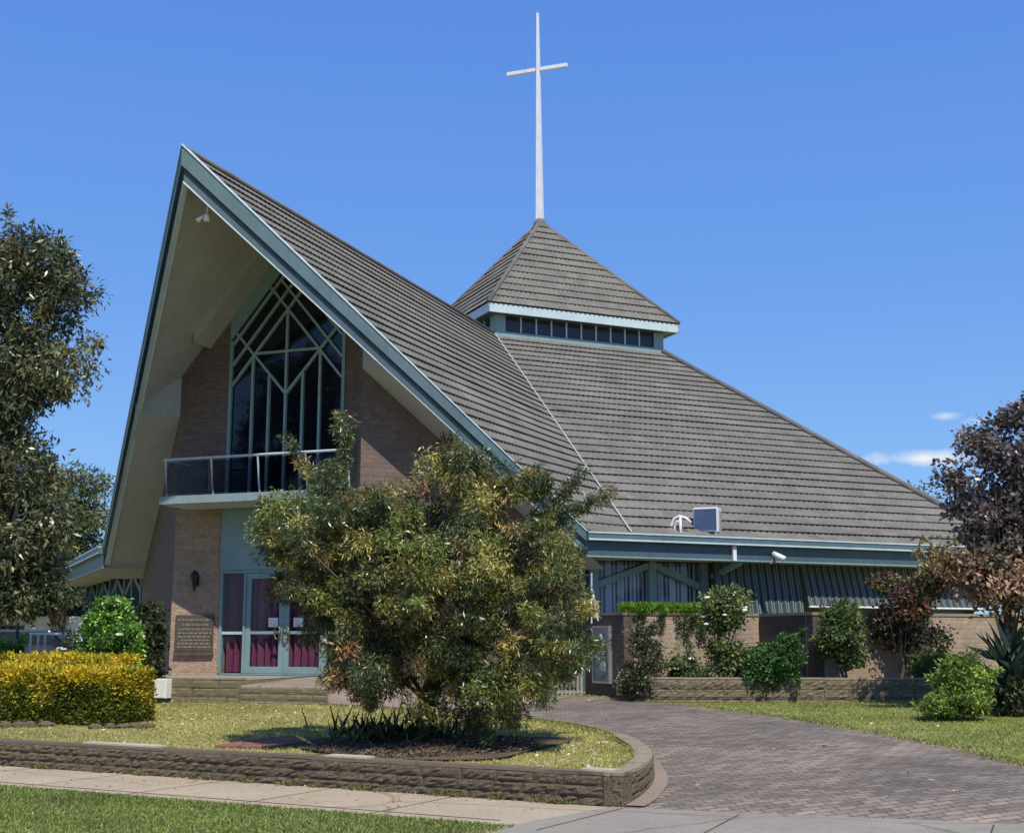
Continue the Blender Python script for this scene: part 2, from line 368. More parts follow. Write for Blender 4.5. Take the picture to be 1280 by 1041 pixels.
def foliage(name, ells, nc, nl, cr, Ln, Wd, cols, mat, parent, droop=0., shell=.5, extra=None, spread=1., up=0, flat=.8, gain=1.4, sprigs=0, sprig_len=.5):
    cen = clump_points(ells, nc, shell)
    small = np.ones(len(cen))
    if sprigs:                      # twigs that stand out of the crown and break its outline
        E = np.array(ells); b0 = clump_points(ells, sprigs, .97); nst = 5
        mid_ = E[:, :3].mean(0); dr = b0 - mid_; dr /= np.linalg.norm(dr, axis=1)[:, None]; dr += rng.normal(size=dr.shape)*.35; dr[:, 2] += .35
        sp_ = (b0[:, None, :] + dr[:, None, :]*np.linspace(0, 1, nst)[None, :, None]*sprig_len*rng.uniform(.4, 1.2, sprigs)[:, None, None]).reshape(-1, 3)
        cen = np.concatenate([cen, sp_]); small = np.concatenate([small, np.tile(np.linspace(.6, .3, nst), sprigs)]); nc = len(cen)
    if extra is not None: cen = np.concatenate([cen, np.array(extra)]); small = np.concatenate([small, np.full(len(extra), .5)]); nc = len(cen)
    cc = pal(cols, nc, .22)
    sz = rng.uniform(.6, 1.35, nc) * cr * small
    k = rng.poisson(nl * small**1.3); idx = np.repeat(np.arange(nc), k); n = len(idx)
    off = np.clip(rng.normal(size=(n, 3)), -1.7, 1.7) * (.52 * sz[idx])[:, None]; off[:, 2] *= flat
    P = cen[idx] + off
    D = rng.normal(size=(n, 3)) * spread + off / (sz[idx][:, None] + 1e-6) * .7; D[:, 2] += up - droop
    C = np.clip(cc[idx] * (1 + rng.normal(size=(n, 1)) * .30) * gain, .004, 1)
    ln = Ln * rng.uniform(.6, 1.3, n)
    return leaf_mesh(name, P, D, ln, Wd * rng.uniform(.7, 1.3, n), C, mat, parent), cen
def limbs(name, base, top, r0, cen, mat, parent, nb=22, trunk_pts=None, br=.35, wob=.15):
    mb = MB(); base = Vector(base); top = Vector(top)
    tp = trunk_pts or [base.lerp(top, i/6) + Vector((random.uniform(-1,1), random.uniform(-1,1), 0)) * wob * (0 if i == 0 else .5) for i in range(7)]
    tp = [Vector(p) for p in tp]; m = len(tp)
    rr = [r0 * (1.35 if i == 0 else 1 - .62 * i/(m-1)) for i in range(m)]
    mb.tube(tp, rr, 10)
    ix = rng.choice(len(cen), min(nb, len(cen)), replace=False)
    for i in ix:
        c = Vector(cen[i]); k = random.randint(max(1, m//3), m-1); s = tp[k]; r = rr[k] * br * random.uniform(.6, 1.2)
        mid = s.lerp(c, .5) + Vector((random.uniform(-1,1), random.uniform(-1,1), random.uniform(0,1))) * (c - s).length * .12
        pts = [s, s.lerp(mid, .5), mid, mid.lerp(c, .55) , c]
        mb.tube(pts, [r, r*.8, r*.6, r*.4, r*.15], 6)
    return mb.build(name, mat, parent, smooth=True)

# ------------------------------------------------------------------ the setting
P0 = Vector((1.08, 12.84)); NQ = Vector((.483, .876)); TQ = Vector((-.876, .483))   # kerb corner, into the property, along the street to the left
def Zg(x, y):
    q = (x - P0.x) * NQ.x + (y - P0.y) * NQ.y
    return .60 * math.tanh(.125 * q) if q > 0 else 0.0
def Zl(x, y):            # the raised bed behind the retaining wall
    q = (x - P0.x) * NQ.x + (y - P0.y) * NQ.y
    return .285 + .030 * max(q, 0)
def qs(q, s): return P0 + NQ * q + TQ * s           # q into the property, s to the left along the street
def grid(name, ptf, nu, nv, mat, kind='structure', smooth=True):
    mb = MB()
    for j in range(nv+1):
        for i in range(nu+1): mb.v.append(tuple(ptf(i/nu, j/nv)))
    for j in range(nv):
        for i in range(nu): a = j*(nu+1)+i; mb.f.append((a, a+1, a+nu+2, a+nu+1))
    o = mb.build(name, mat, recalc=False, smooth=smooth); tag(o, kind=kind); return o
def sgn(f): return math.copysign(abs(f)**3, f)
def gnd(u, v):
    x = sgn(u*2-1) * 420; y = 20 + sgn(v*2-1) * 420
    return (x, y, Zg(x, y) - .11)
grid('ground', gnd, 220, 220, M['lawn'])
# concrete footpath along the street, the grass verge in front, the driveway crossover
def strip(q0, q1, s0, s1, z, nu=60, nv=4):
    def f(u, v):
        p = qs(q0 + (q1 - q0) * v, s0 + (s1 - s0) * u); return (p.x, p.y, z)
    return f
grid('footpath', strip(-.02, -1.62, -.9, 40, .008), 120, 4, M['concrete'])
grid('verge', strip(-1.60, -7, .2, 40, .0), 60, 12, M['verge'])
def apron(u, v):
    a = Vector((1.02, 12.95)).lerp(Vector((6.6, 11.25)), u); b = Vector((-.6, 10.9)).lerp(Vector((7.0, 6.0)), u); p = a.lerp(b, v); return (p.x, p.y, .013)
grid('driveway_crossover', apron, 20, 10, M['apron'])
mb = MB()
for px0, px1 in (((.42,12.2),(-.45,10.95)),):
    pass
# expansion joints cut in the concrete
for s in [1.9 + 1.55*i for i in range(14)]:
    a = qs(-.03, s); b = qs(-1.6, s); d = TQ * .007
    mb.quad((a.x-d.x, a.y-d.y, .011), (a.x+d.x, a.y+d.y, .011), (b.x+d.x, b.y+d.y, .011), (b.x-d.x, b.y-d.y, .011))
a, b = qs(-1.36, .6), qs(-1.36, 30); d = NQ * .012
mb.quad((a.x-d.x, a.y-d.y, .0115), (a.x+d.x, a.y+d.y, .0115), (b.x+d.x, b.y+d.y, .0115), (b.x-d.x, b.y-d.y, .0115))
for (x0, y0, x1, y1) in ((2.1, 12.30, .9, 9.5), (1.06, 12.74, .2, 11.3), (4.2, 11.62, 3.1, 9.0)):
    d = Vector((y1-y0, -(x1-x0))).normalized() * .008
    mb.quad((x0-d.x, y0-d.y, .0165), (x0+d.x, y0+d.y, .0165), (x1+d.x, y1+d.y, .0165), (x1-d.x, y1-d.y, .0165))
tag(mb.build('concrete_joints', M['earth']), kind='structure')

def spline(pts, n):
    """Catmull-Rom through 2-D points"""
    P = [Vector(p) for p in pts]; P = [P[0]*2 - P[1]] + P + [P[-1]*2 - P[-2]]; out = []
    m = len(P) - 3
    for i in range(n+1):
        t = i / n * m; k = min(int(t), m-1); t -= k; a, b, c, d = P[k:k+4]
        out.append(.5*((2*b) + (c-a)*t + (2*a-5*b+4*c-d)*t*t + (3*b-a-3*c+d)*t**3))
    return out
KERB = [(1.08,12.84),(1.34,13.5),(1.52,14.3),(1.56,15.3),(1.42,16.7),(1.10,18.0),(.45,19.2),(-.35,20.2),(-1.25,21.1),(-2.3,22.05),(-3.25,22.82)]
KC = spline(KERB, 80)
def kerb_z(i): return Zl(KC[i].x, KC[i].y) + .02
RE = spline([(5.9,12.3),(5.62,14.0),(5.35,15.5),(4.85,17.2),(4.25,19.3),(3.4,21.4),(2.35,23.5),(1.2,25.4),(.6,26.4),(-.6,27.4),(-2.2,28.3)], 80)
def drive(u, v):
    a = KC[int(round(v*80))] + Vector((-.05, -.02)); b = RE[int(round(v*80))]
    p = a.lerp(b, u)
    if v == 0: p = Vector((1.1, 12.70)).lerp(Vector((6.1, 11.12)), u)
    n = .012 * noise.noise(Vector((p.x*.8, p.y*.8, 0)))
    return (p.x, p.y, (Zg(p.x, p.y) + .02 + n) if v > 0 else .004)
grid('driveway', drive, 40, 80, M['paver'])
def side_lawn(u, v):
    b = RE[int(round(v*80))] if v > 0 else Vector((6.1, 11.12))
    p = b + Vector((-.12 + 10*u, (0 if v > 0 else -.5*u))); return (p.x, p.y, Zg(p.x, p.y) + .012*noise.noise(Vector((p.x, p.y, 7))))
grid('side_lawn', side_lawn, 50, 80, M['lawn_green'])
def pinkedge(u, v):
    i = int(round(v*34)); c = KC[i]; d = (KC[min(i+1,80)] - KC[max(i-1,0)]).normalized(); nrm = Vector((d.y, -d.x))
    p = c + nrm * (.02 + (.20 - .10*v) * u * (1 + .25*noise.noise(Vector((c.x*1.5, c.y*1.5, 1))))); return (p.x, p.y, Zg(p.x, p.y) + .032)
grid('driveway_edging', pinkedge, 4, 34, M['pink'])
# raised lawn bed: fan from the kerb curve to the street wall line and the terrace
def bed(u, v):
    i = int(round(v*80)); a = KC[i]; f = i/80
    b = qs(.12, 24 * min(1, f*1.6)) if f*1.6 <= 1 else qs(.12, 24).lerp(Vector((-22, 32)), (f*1.6-1)/.6)
    if f == 0: b = qs(.12, .05)
    p = a.lerp(b, u)
    z = Zl(p.x, p.y); k = kerb_z(i) - .03
    z = z + (k - z) * max(0, 1 - u*24) + .016*noise.noise(Vector((p.x*.9, p.y*.9, 3)))
    return (p.x, p.y, z)
grid('lawn_bed', bed, 60, 80, M['lawn'])

def dirt(u, v):
    a = u*2*math.pi; r = v; x = -.98 + 1.55*r*math.cos(a)*(1+.2*math.sin(3*a)); y = 15.75 + 1.5*r*math.sin(a)*(1+.15*math.cos(2*a+1))
    return (x, y, Zl(x, y) + .028 + .10*(1-r)**1.5 + .02*noise.noise(Vector((x*3, y*3, 0))) * (1-r))
grid('tree_dirt_mound', dirt, 40, 14, M['earth'])

# ------------------------------------------------------------------ low stone walls built of separate rough blocks
def block_wall(name, path, zbase, ztop, nrow, blen, mat, depth=.2, rough=.016, label=None, cat='wall', cap=None):
    """path: list of 2-D points (outer face on the right of travel); each block gets a rough split face"""
    mb = MB(); cp = MB()
    seg = [0]
    for a, b in zip(path[:-1], path[1:]): seg.append(seg[-1] + (b-a).length)
    tot = seg[-1]
    def pos(s):
        s = max(0, min(tot, s)); k = max(i for i in range(len(seg)) if seg[i] <= s + 1e-9); k = min(k, len(path)-2)
        f = (s - seg[k]) / (seg[k+1] - seg[k]); p = path[k].lerp(path[k+1], f); d = (path[k+1]-path[k]).normalized()
        return p, Vector((d.y, -d.x)), s/tot
    for r in range(nrow):
        s = -blen * (.5 if r % 2 else 0) 
        while s < tot:
            L_ = blen * random.choice((.8, 1, 1, 1.2)); s0, s1 = max(0, s) + .003, min(tot, s + L_) - .003; s += L_
            if s1 - s0 < .04: continue
            jit = random.uniform(-.006, .008); nx, nz_ = 7, 4; o = len(mb.v)
            for j in range(nz_+1):
                for i in range(nx+1):
                    p, n, f = pos(s0 + (s1-s0)*i/nx); zb, zt = zbase(f, p), ztop(f, p); h = (zt-zb)/nrow
                    z = zb + h*(r + .03 + .94*j/nz_)
                    e = 0 if i in (0, nx) or j in (0, nz_) else 1
                    q = p + n * (jit + e*(.006 + random.uniform(-.3, 1)*rough))
                    mb.v.append((q.x, q.y, z + (0 if e == 0 else random.uniform(-.004,.004))))
            for j in range(nz_):
                for i in range(nx): a = o+j*(nx+1)+i; mb.f.append((a, a+1, a+nx+2, a+nx+1))
            # returns into the joint
            for (i0, i1) in ((0, nx),):
                t0 = o + nz_*(nx+1)
                for i in range(nx):
                    p, n, f = pos(s0 + (s1-s0)*i/nx); p2, n2, f2 = pos(s0 + (s1-s0)*(i+1)/nx)
                    a = mb.v[t0+i]; b = mb.v[t0+i+1]; k = len(mb.v)
                    mb.v += [(p.x - n.x*depth, p.y - n.y*depth, a[2]), (p2.x - n2.x*depth, p2.y - n2.y*depth, b[2])]
                    mb.f.append((t0+i, t0+i+1, k+1, k))
            for ii in (0, nx):
                p, n, f = pos(s0 + (s1-s0)*ii/nx); a = mb.v[o+ii]; b = mb.v[o+nz_*(nx+1)+ii]; k = len(mb.v)
                mb.v += [(p.x-n.x*depth, p.y-n.y*depth, a[2]), (p.x-n.x*depth, p.y-n.y*depth, b[2])]; mb.f.append((o+ii, k, k+1, o+nz_*(nx+1)+ii))
    # backing mortar core, set 12 mm behind the faces
    n_ = max(2, int(tot/.25)); o = len(mb.v)
    for i in range(n_+1):
        p, n, f = pos(tot*i/n_); zb, zt = zbase(f, p), ztop(f, p) - .006
        mb.v += [(p.x-n.x*.012, p.y-n.y*.012, zb-.1), (p.x-n.x*.012, p.y-n.y*.012, zt), (p.x-n.x*depth, p.y-n.y*depth, zt), (p.x-n.x*depth, p.y-n.y*depth, zb-.1)]
    for i in range(n_):
        a = o+4*i
        for k in range(4): mb.f.append((a+k, a+(k+1)%4, a+4+(k+1)%4, a+4+k))
    mb.f.append((o, o+1, o+2, o+3)); e = o+4*n_; mb.f.append((e+3, e+2, e+1, e))
    ob = mb.build(name, mat)
    tag(ob, label, cat)
    if cap:
        s = 0; c0, c1, cl, cm_ = cap
        while s < tot:
            L_ = cl*random.uniform(.9, 1.1); s0, s1 = s+.003, min(tot, s+L_)-.003; s += L_
            if s1-s0 < .05: continue
            hz = random.uniform(-.004, .004); k = 4
            o = len(cp.v)
            for i in range(k+1):
                p, n, f = pos(s0+(s1-s0)*i/k); z = ztop(f, p)+hz
                for (dn, dz) in ((c0, .002), (c0-.004, c1), (-depth+.004, c1), (-depth, .002)): cp.v.append((p.x+n.x*dn, p.y+n.y*dn, z+dz))
            for i in range(k):
                a = o+4*i
                for m_ in range(4): cp.f.append((a+m_, a+(m_+1)%4, a+4+(m_+1)%4, a+4+m_))
            cp.f.append((o,o+1,o+2,o+3)); e = o+4*k; cp.f.append((e+3,e+2,e+1,e))
        cp.build('coping', cm_, ob)
    return ob
# street wall: from far left to the corner (outer face towards the street), then round the driveway
M['stone'] = brickmat('split_face_stone', (.195,.155,.10), (.16,.128,.085), (.13,.105,.075), 2.0, 1.0, .001, 1.0, 1, stain=(.10,.085,.07))
street = [qs(0, s) for s in (24, 18, 12, 8, 5, 3, 1.5, 0)]
block_wall('retaining_wall', street, lambda f, p: -.01, lambda f, p: .295, 3, .42, M['stone'], .2, .02, 'low brown split stone retaining wall along the footpath and street', 'wall', cap=(.0, .035, .55, M['coping_dark']))
side = KC[:32]
block_wall('retaining_wall', [Vector(p) for p in side], lambda f, p: Zg(p.x, p.y)-.03, lambda f, p: Zl(p.x, p.y) + .01, 3, .34, M['stone'], .2, .012, 'short curved stone wall rounding the lawn corner beside the paved driveway', 'wall', cap=(.0, .035, .42, M['coping']))
back = KC[30:]
block_wall('garden_kerb', [Vector(p) for p in back], lambda f, p: Zg(p.x, p.y)-.05, lambda f, p: Zl(p.x, p.y) + .045, 1, .6, M['timber'], .14, .006, 'thin timber coloured kerb curving behind the bushy tree towards the steps', 'kerb')

# ------------------------------------------------------------------ the church (local frame: x across the entrance gable, y inwards along its axis)
church = empty('church_building', CC, -TH, 'large brick church with a steep grey tiled roof, pointed entrance gable and roof lantern', 'church')
Z0 = .906                      # floor level
APEX = Vector((0, -3.86, 10.42)); FR = Vector((5.80, 1.94, 3.68)); RG = Vector((0, 11.87, 10.49)); VB = Vector((6.56, 2.70, 3.68))
CR = Vector((14.03, 10.17, 3.68)); LC = Vector((4.085, 15.955, 10.49)); LBk = Vector((0, 20.04, 10.49)); BK = Vector((0, 25.8, 3.68))
k7 = math.sqrt(.5)
def mir(p): return Vector((-p[0], p[1], p[2]))
def tiles(mb, A0, A1, B0, B1, rows, period=.16, lift=.052, amp=.014):
    """courses from the top edge A0-A1 down to the bottom edge B0-B1; every course laps over the one below"""
    A0, A1, B0, B1 = map(Vector, (A0, A1, B0, B1))
    n = ((A1 - A0) + (B1 - B0)).cross((B0 - A0) + (B1 - A1)).normalized()
    if n.z < 0: n = -n
    for j in range(rows):
        s0 = max(0, (j - .25)/rows); s1 = (j+1)/rows
        a0 = A0.lerp(B0, s0); a1 = A1.lerp(B1, s0); b0 = A0.lerp(B0, s1); b1 = A1.lerp(B1, s1)
        L_ = (b1-b0).length; m = max(2, int(L_/period*4)); o = len(mb.v); ph = random.uniform(-.05, .05); dz = random.uniform(-.006, .006)
        dn = ((b0-a0)+(b1-a1)).normalized()
        for i in range(m+1):
            f = i/m; x = f*L_
            h = amp*math.cos(2*math.pi*(x/period + ph))
            p = a0.lerp(a1, f) + n*.002; q = b0.lerp(b1, f) + n*(lift + h + dz) + dn*(.026*math.cos(2*math.pi*(x/period+ph)))
            mb.v += [tuple(p), tuple(p.lerp(q, .55) + n*h*.3), tuple(q), tuple(q - n*.018 + dn*.002)]
        for i in range(m):
            a = o + 4*i
            mb.f += [(a, a+4, a+5, a+1), (a+1, a+5, a+6, a+2), (a+2, a+6, a+7, a+3)]
    return mb
def deck(mb, A0, A1, B0, B1, off, n=10):
    A0, A1, B0, B1 = map(Vector, (A0, A1, B0, B1)); o = len(mb.v)
    for j in range(n+1):
        for i in range(n+1): p = A0.lerp(B0, j/n).lerp(A1.lerp(B1, j/n), i/n); mb.v.append((p.x, p.y, p.z + off))
    for j in range(n):
        for i in range(n): a = o+j*(n+1)+i; mb.f.append((a, a+1, a+n+2, a+n+1))
for side_, mm in (('r', lambda p: Vector(p)), ('l', mir)):
    nrm = Vector((k7, -k7, 0)); nrm = mm(nrm); d45 = mm((k7, k7, 0))
    # front gable slope, side slope, rear slope
    t = tiles(MB(), mm(APEX), mm(RG), mm(FR) + Vector((0,0,.02)), mm(VB), 30)
    t.build('front_roof_slope', M['tile'], church, recalc=False)
    rear = 26
    t = tiles(MB(), mm(RG), mm(LC), mm(VB), mm(CR), 30); t.build('side_roof_slope', M['tile'], church, recalc=False)
    t = tiles(MB(), mm(LC), mm(LBk), mm(CR), mm(BK), 20, .3); t.build('rear_roof_slope', M['tile'], church, recalc=False)
    dk = MB()
    deck(dk, mm(APEX), mm(RG), mm(FR), mm(VB), -.05); deck(dk, mm(RG), mm(LC), mm(VB), mm(CR), -.05); deck(dk, mm(LC), mm(LBk), mm(CR), mm(BK), -.05)
    dk.build('roof_deck', M['teal_dark'], church)
    # soffit lining under the gable slope, parallel and 0.36 m below
    sf = MB(); deck(sf, mm(APEX) + Vector((0,.03,0)), mm(RG), mm(FR) + Vector((0,.03,.06)), mm(VB) + Vector((0,0,.06)), -.40)
    sf.build('gable_soffit', M['soffit'], church)
    # eave soffit, flat, behind the fascia
    e0 = mm(FR) + d45*.02; e1 = mm(CR)
    es = MB(); z = 3.26; inn = -nrm*1.0
    es.quad(*[Vector((p.x, p.y, z)) for p in (e0, e1, e1 + inn, e0 + inn)]); es.build('eave_soffit', M['soffit'], church)
    # barge board in two tiers with bright edges, tapering from apex to foot
    def barge(zt0, zb0, zt1, zb1, o0, o1, name, mat, ex=0):
        a, f = mm(APEX), mm(FR); b = MB()
        if side_ == 'r': a = a
        P = [(a, zt0), (a, zb0), (f, zb1), (f, zt1)]
        v0 = [p + nrm*o0 + Vector((0,0,z)) for p, z in P]; v1 = [p + nrm*o1 + Vector((0,0,z)) for p, z in P]
        # close the mitre at the apex on the axis plane
        for v, o in ((v0, o0), (v1, o1)):
            for q in (0, 1): v[q] = Vector((0, APEX.y - o*math.sqrt(2), v[q].z))
        b.hexa(v0, v1); return b.build(name, mat, church)
    barge(.07, -.30, .06, -.13, -.10, .05, 'barge_trim', M['teal_mid'])
    barge(-.3025, -.58, -.1325, -.345, -.10, -.02, 'barge_board', M['teal_dark'])
    barge(-.5825, -.62, -.3475, -.375, -.12, -.005, 'barge_edge', M['teal_pale'])
    barge(.0725, .098, .0625, .085, -.03, .07, 'barge_cap', M['teal_pale'])
    # eave fascia and gutter to the far corner
    f0 = mm(FR); f1 = mm(CR)
    def along(z0, z1, o0, o1, name, mat, s0=0., s1=1.):
        p, q = f0.lerp(f1, s0), f0.lerp(f1, s1); b = MB()
        b.hexa([Vector((r.x, r.y, z0)) + nrm*o for r, o in ((p,o0),(q,o0),(q,o1),(p,o1))], [Vector((r.x, r.y, z1)) + nrm*o for r, o in ((p,o0),(q,o0),(q,o1),(p,o1))])
        return b.build(name, mat, church)
    along(3.27, 3.56, -.03, .03, 'fascia', M['teal_dark'])
    g = along(3.56, 3.70, -.03, .15, 'gutter', M['teal_mid'])
    along(3.704, 3.735, .10, .165, 'gutter_lip', M['teal_pale'])
    along(3.565, 3.60, .153, .165, 'gutter_bead', M['teal_pale'])
    along(3.235, 3.267, -.03, .04, 'fascia_edge', M['teal'])
    r0, r1 = mm(CR), mm(BK); b = MB(); b.prism([r0 + Vector((0,0,-.42)), r1 + Vector((0,0,-.42)), r1 + Vector((0,0,.03)), r0 + Vector((0,0,.03))], mm((k7,k7,0))*.06); b.build('rear_fascia', M['teal_dark'], church)
    # valley flashing and hip cap
    b = MB(); b.tube([mm(RG) + Vector((0,-.05,.07)), mm(VB) + Vector((0,0,.08))], .019, 6); b.build('valley_flashing', M['soffit'] if side_ == 'r' else M['ridge'], church)
    b = MB(); b.tube([mm(LC) + Vector((0,0,.05)), mm(CR) + Vector((0,0,.05))], .085, 8); b.build('hip_cap', M['ridge'], church, True)
    # side walls set 0.93 m in from the eave
    c0 = Vector((2.02, -.53)) if side_ == 'r' else Vector((-2.55, 0)); 
    def wl(e, ins=.93):            # point on the side wall line at distance e from the eave foot
        return mm(FR) + d45*e - nrm*ins
    e_start = ((Vector((c0.x, c0.y, 0)) - wl(0)).dot(d45)); e_start -= wl(0).z*0
    a = Vector((c0.x, c0.y, 0)); bpt = wl(.42); bpt.z = 0
    zt = lambda p: min(10, RG.z - 1.02*0)    # top is trimmed to the soffit line below
    # soffit height above the wall line: gable slope drops 1.17 per metre across
    def soff(p):
        # sample the bilinear gable slope
        best = None
        x, y = abs(p.x), p.y
        lo, hi = 0., 1.
        for _ in range(40):
            m_ = (lo+hi)/2
            L0 = APEX.lerp(FR, m_); R0 = RG.lerp(VB, m_)
            tt = (y - L0.y)/(R0.y - L0.y) if R0.y != L0.y else 0
            xx = L0.x + (R0.x-L0.x)*tt
            if xx < x: lo = m_
            else: hi = m_
        L0 = APEX.lerp(FR, lo); R0 = RG.lerp(VB, lo); tt = (y - L0.y)/(R0.y - L0.y)
        return L0.z + (R0.z-L0.z)*tt - .38
    poly = [Vector((a.x, a.y, .5)), Vector((bpt.x, bpt.y, .5))]
    for i in range(7, -1, -1):
        q = a.lerp(bpt, i/7); poly.append(Vector((q.x, q.y, soff(q))))
    b = MB(); b.prism(poly, -nrm*.22); b.build('gable_side_wall', M['brick'], church)
    b = MB(); pa, pb_ = wl(.43), wl(1.23); b.prism([Vector((pa.x,pa.y,3.24)), Vector((pb_.x,pb_.y,3.24)), Vector((pb_.x,pb_.y,4.0)), Vector((pa.x,pa.y,4.7))], -nrm*.1); b.build('gable_return', M['soffit'], church)
    def zb(x): s_ = abs(x)/FR.x; return APEX.z + (FR.z-APEX.z)*s_ - (.60 - .24*s_)
    bx = MB(); o = len(bx.v)
    for i in range(9):
        q = a.lerp(bpt, i/8); w_ = q + nrm*.93; zz = zb(w_.x) + .02
        bx.v += [(w_.x, w_.y, zz), (q.x, q.y, zz + .02)]
    for i in range(8): bx.f.append((2*i, 2*i+2, 2*i+3, 2*i+1))
    q = a; w_ = q + nrm*.93
    bx.add([(w_.x, w_.y, zb(w_.x)+.02), (q.x, q.y, zb(w_.x)+.04), (q.x, q.y, soff(q)-.02), (w_.x, w_.y, zb(w_.x)+.25)], [(0,1,2,3)])
    bx.build('boxed_eave', M['soffit'], church)
    cl = [mm(FR) + d45*.03 - nrm*(.02 + .96*i/5) for i in range(6)]
    b = MB(); b.prism([Vector((p.x, p.y, 3.25)) for p in (cl[0], cl[-1])] + [Vector((p.x, p.y, soff(p) + .03)) for p in cl[::-1]], d45*.03); b.build('soffit_end', M['soffit'], church)
    q0 = wl(.43); q1 = wl(11.0); b = MB()
    b.hexa([Vector((p.x,p.y,.3)) for p in (q0-nrm*.25,q1-nrm*.25,q1-nrm*.5,q0-nrm*.5)], [Vector((p.x,p.y,3.4)) for p in (q0-nrm*.25,q1-nrm*.25,q1-nrm*.5,q0-nrm*.5)]); b.build('side_wall', M['teal_dark'], church)
    b = MB(); q2 = Vector((0, 22.6, 0)) if 1 else 0
    b.quad(*[Vector((p.x,p.y,z)) for p, z in ((q1,.3),(q2,.3),(q2,3.4),(q1,3.4))]); b.build('rear_wall', M['brick'], church)
    # timber framed window bays: posts, braces and curtains behind glass
    def board(p, e0, z0, e1, z1, wd, o0, o1, mb): mb.bar(wl(e0) - Vector((0,0,FR.z)) + Vector((0,0,z0)), wl(e1) - Vector((0,0,FR.z)) + Vector((0,0,z1)), nrm, wd, o0, o1)
    nb = 1 if side_ == 'r' else 4
    for bi in range(nb):
        E0 = .69 + bi*2.8
        fr = MB()
        for e, wd in ((E0, .20), (E0+1.42, .17), (E0+2.72, .17)): fr.bar(Vector((*wl(e)[:2], .9)), Vector((*wl(e)[:2], 3.25)), nrm, wd, -.2, .0)
        fr.bar(Vector((*wl(E0+.102)[:2], 2.74)), Vector((*wl(E0+1.33)[:2], 3.16)), nrm, .13, -.17, -.02)
        fr.bar(Vector((*wl(E0+1.51)[:2], 3.16)), Vector((*wl(E0+2.62)[:2], 2.74)), nrm, .13, -.17, -.02)
        fr.bar(Vector((*wl(E0+.102)[:2], 1.0)), Vector((*wl(E0+2.63)[:2], 1.0)), nrm, .12, -.18, -.03)
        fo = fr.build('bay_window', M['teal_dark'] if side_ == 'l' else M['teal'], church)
        cu = MB(); n_ = 120
        for i in range(n_+1):
            e = E0 + .1 + 2.54*i/n_; o = -.245 + .022*math.sin(i*1.35) + .015*math.sin(i*.43); p = wl(e) + nrm*o; cu.v += [(p.x, p.y, 1.0), (p.x, p.y, 3.24)]
        for i in range(n_): cu.f.append((2*i, 2*i+2, 2*i+3, 2*i+1))
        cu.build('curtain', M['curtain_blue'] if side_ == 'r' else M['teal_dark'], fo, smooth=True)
        gl = MB(); gl.quad(*[Vector((*(wl(e) - nrm*.16)[:2], z)) for e, z in ((E0+.1,1.06),(E0+2.63,1.06),(E0+2.63,3.24),(E0+.1,3.24))]); gl.build('pane', M['clear'], fo)
    if side_ == 'r':
        # diagonal bracket at the end of the bay, rafter bracket, corner post
        b = MB(); b.bar(Vector((*wl(3.55)[:2], 2.95)) + nrm*.1, Vector((*wl(3.75)[:2], 3.22)) + nrm*.86, mm((k7,k7,0)), .10, -.05, .05); b.build('eave_bracket', M['teal'], church)
        b = MB(); b.bar(Vector((*wl(.42)[:2], .9)), Vector((*wl(.42)[:2], 3.24)), nrm, .14, -.2, .01); b.build('corner_post', M['teal_mid'], church)
        # slanting striped awnings hung from the eave
        for (ea, eb, zl, out_) in ((3.40, 5.66, 2.02, .50), (5.72, 8.95, 2.32, .56), (9.05, 10.9, 2.32, .56)):
            aw = MB(); n_ = int((eb-ea)/.04)
            for i in range(n_+1):
                e = ea + (eb-ea)*i/n_; h = .02*math.sin(2*math.pi*e/.19)
                p = wl(e) + nrm*(.30 + h*.3); q = wl(e) + nrm*(out_ + h)
                aw.v += [(p.x, p.y, 3.25), (q.x, q.y, zl)]
            for i in range(n_): aw.f.append((2*i, 2*i+2, 2*i+3, 2*i+1))
            ao = aw.build('awning', M['fabric'], church)
            uvl = ao.data.uv_layers.active.data
            for lp in ao.data.loops:
                v = lp.vertex_index; uvl[lp.index].uv = (ea + (eb-ea)*(v//2)/n_, v % 2)
            hb = MB(); hb.tube([Vector((*(wl(ea) + nrm*out_)[:2], zl)), Vector((*(wl(eb) + nrm*out_)[:2], zl))], .022, 6); hb.build('rail', M['white'] if ea > 5 else M['teal_dark'], ao)
        # short white downpipe stub
        b = MB(); p = wl(3.5) + nrm*.93; b.bar(Vector((p.x,p.y,3.24)), Vector((p.x,p.y,3.55)), nrm, .085, .035, .10); b.build('downpipe', M['white'], church)

# ridge cap of the gable roof
b = MB(); b.tube([APEX + Vector((0,0,.05)), RG + Vector((0,-.1,.05))], .05, 8); b.build('ridge_cap', M['ridge'], church, True)

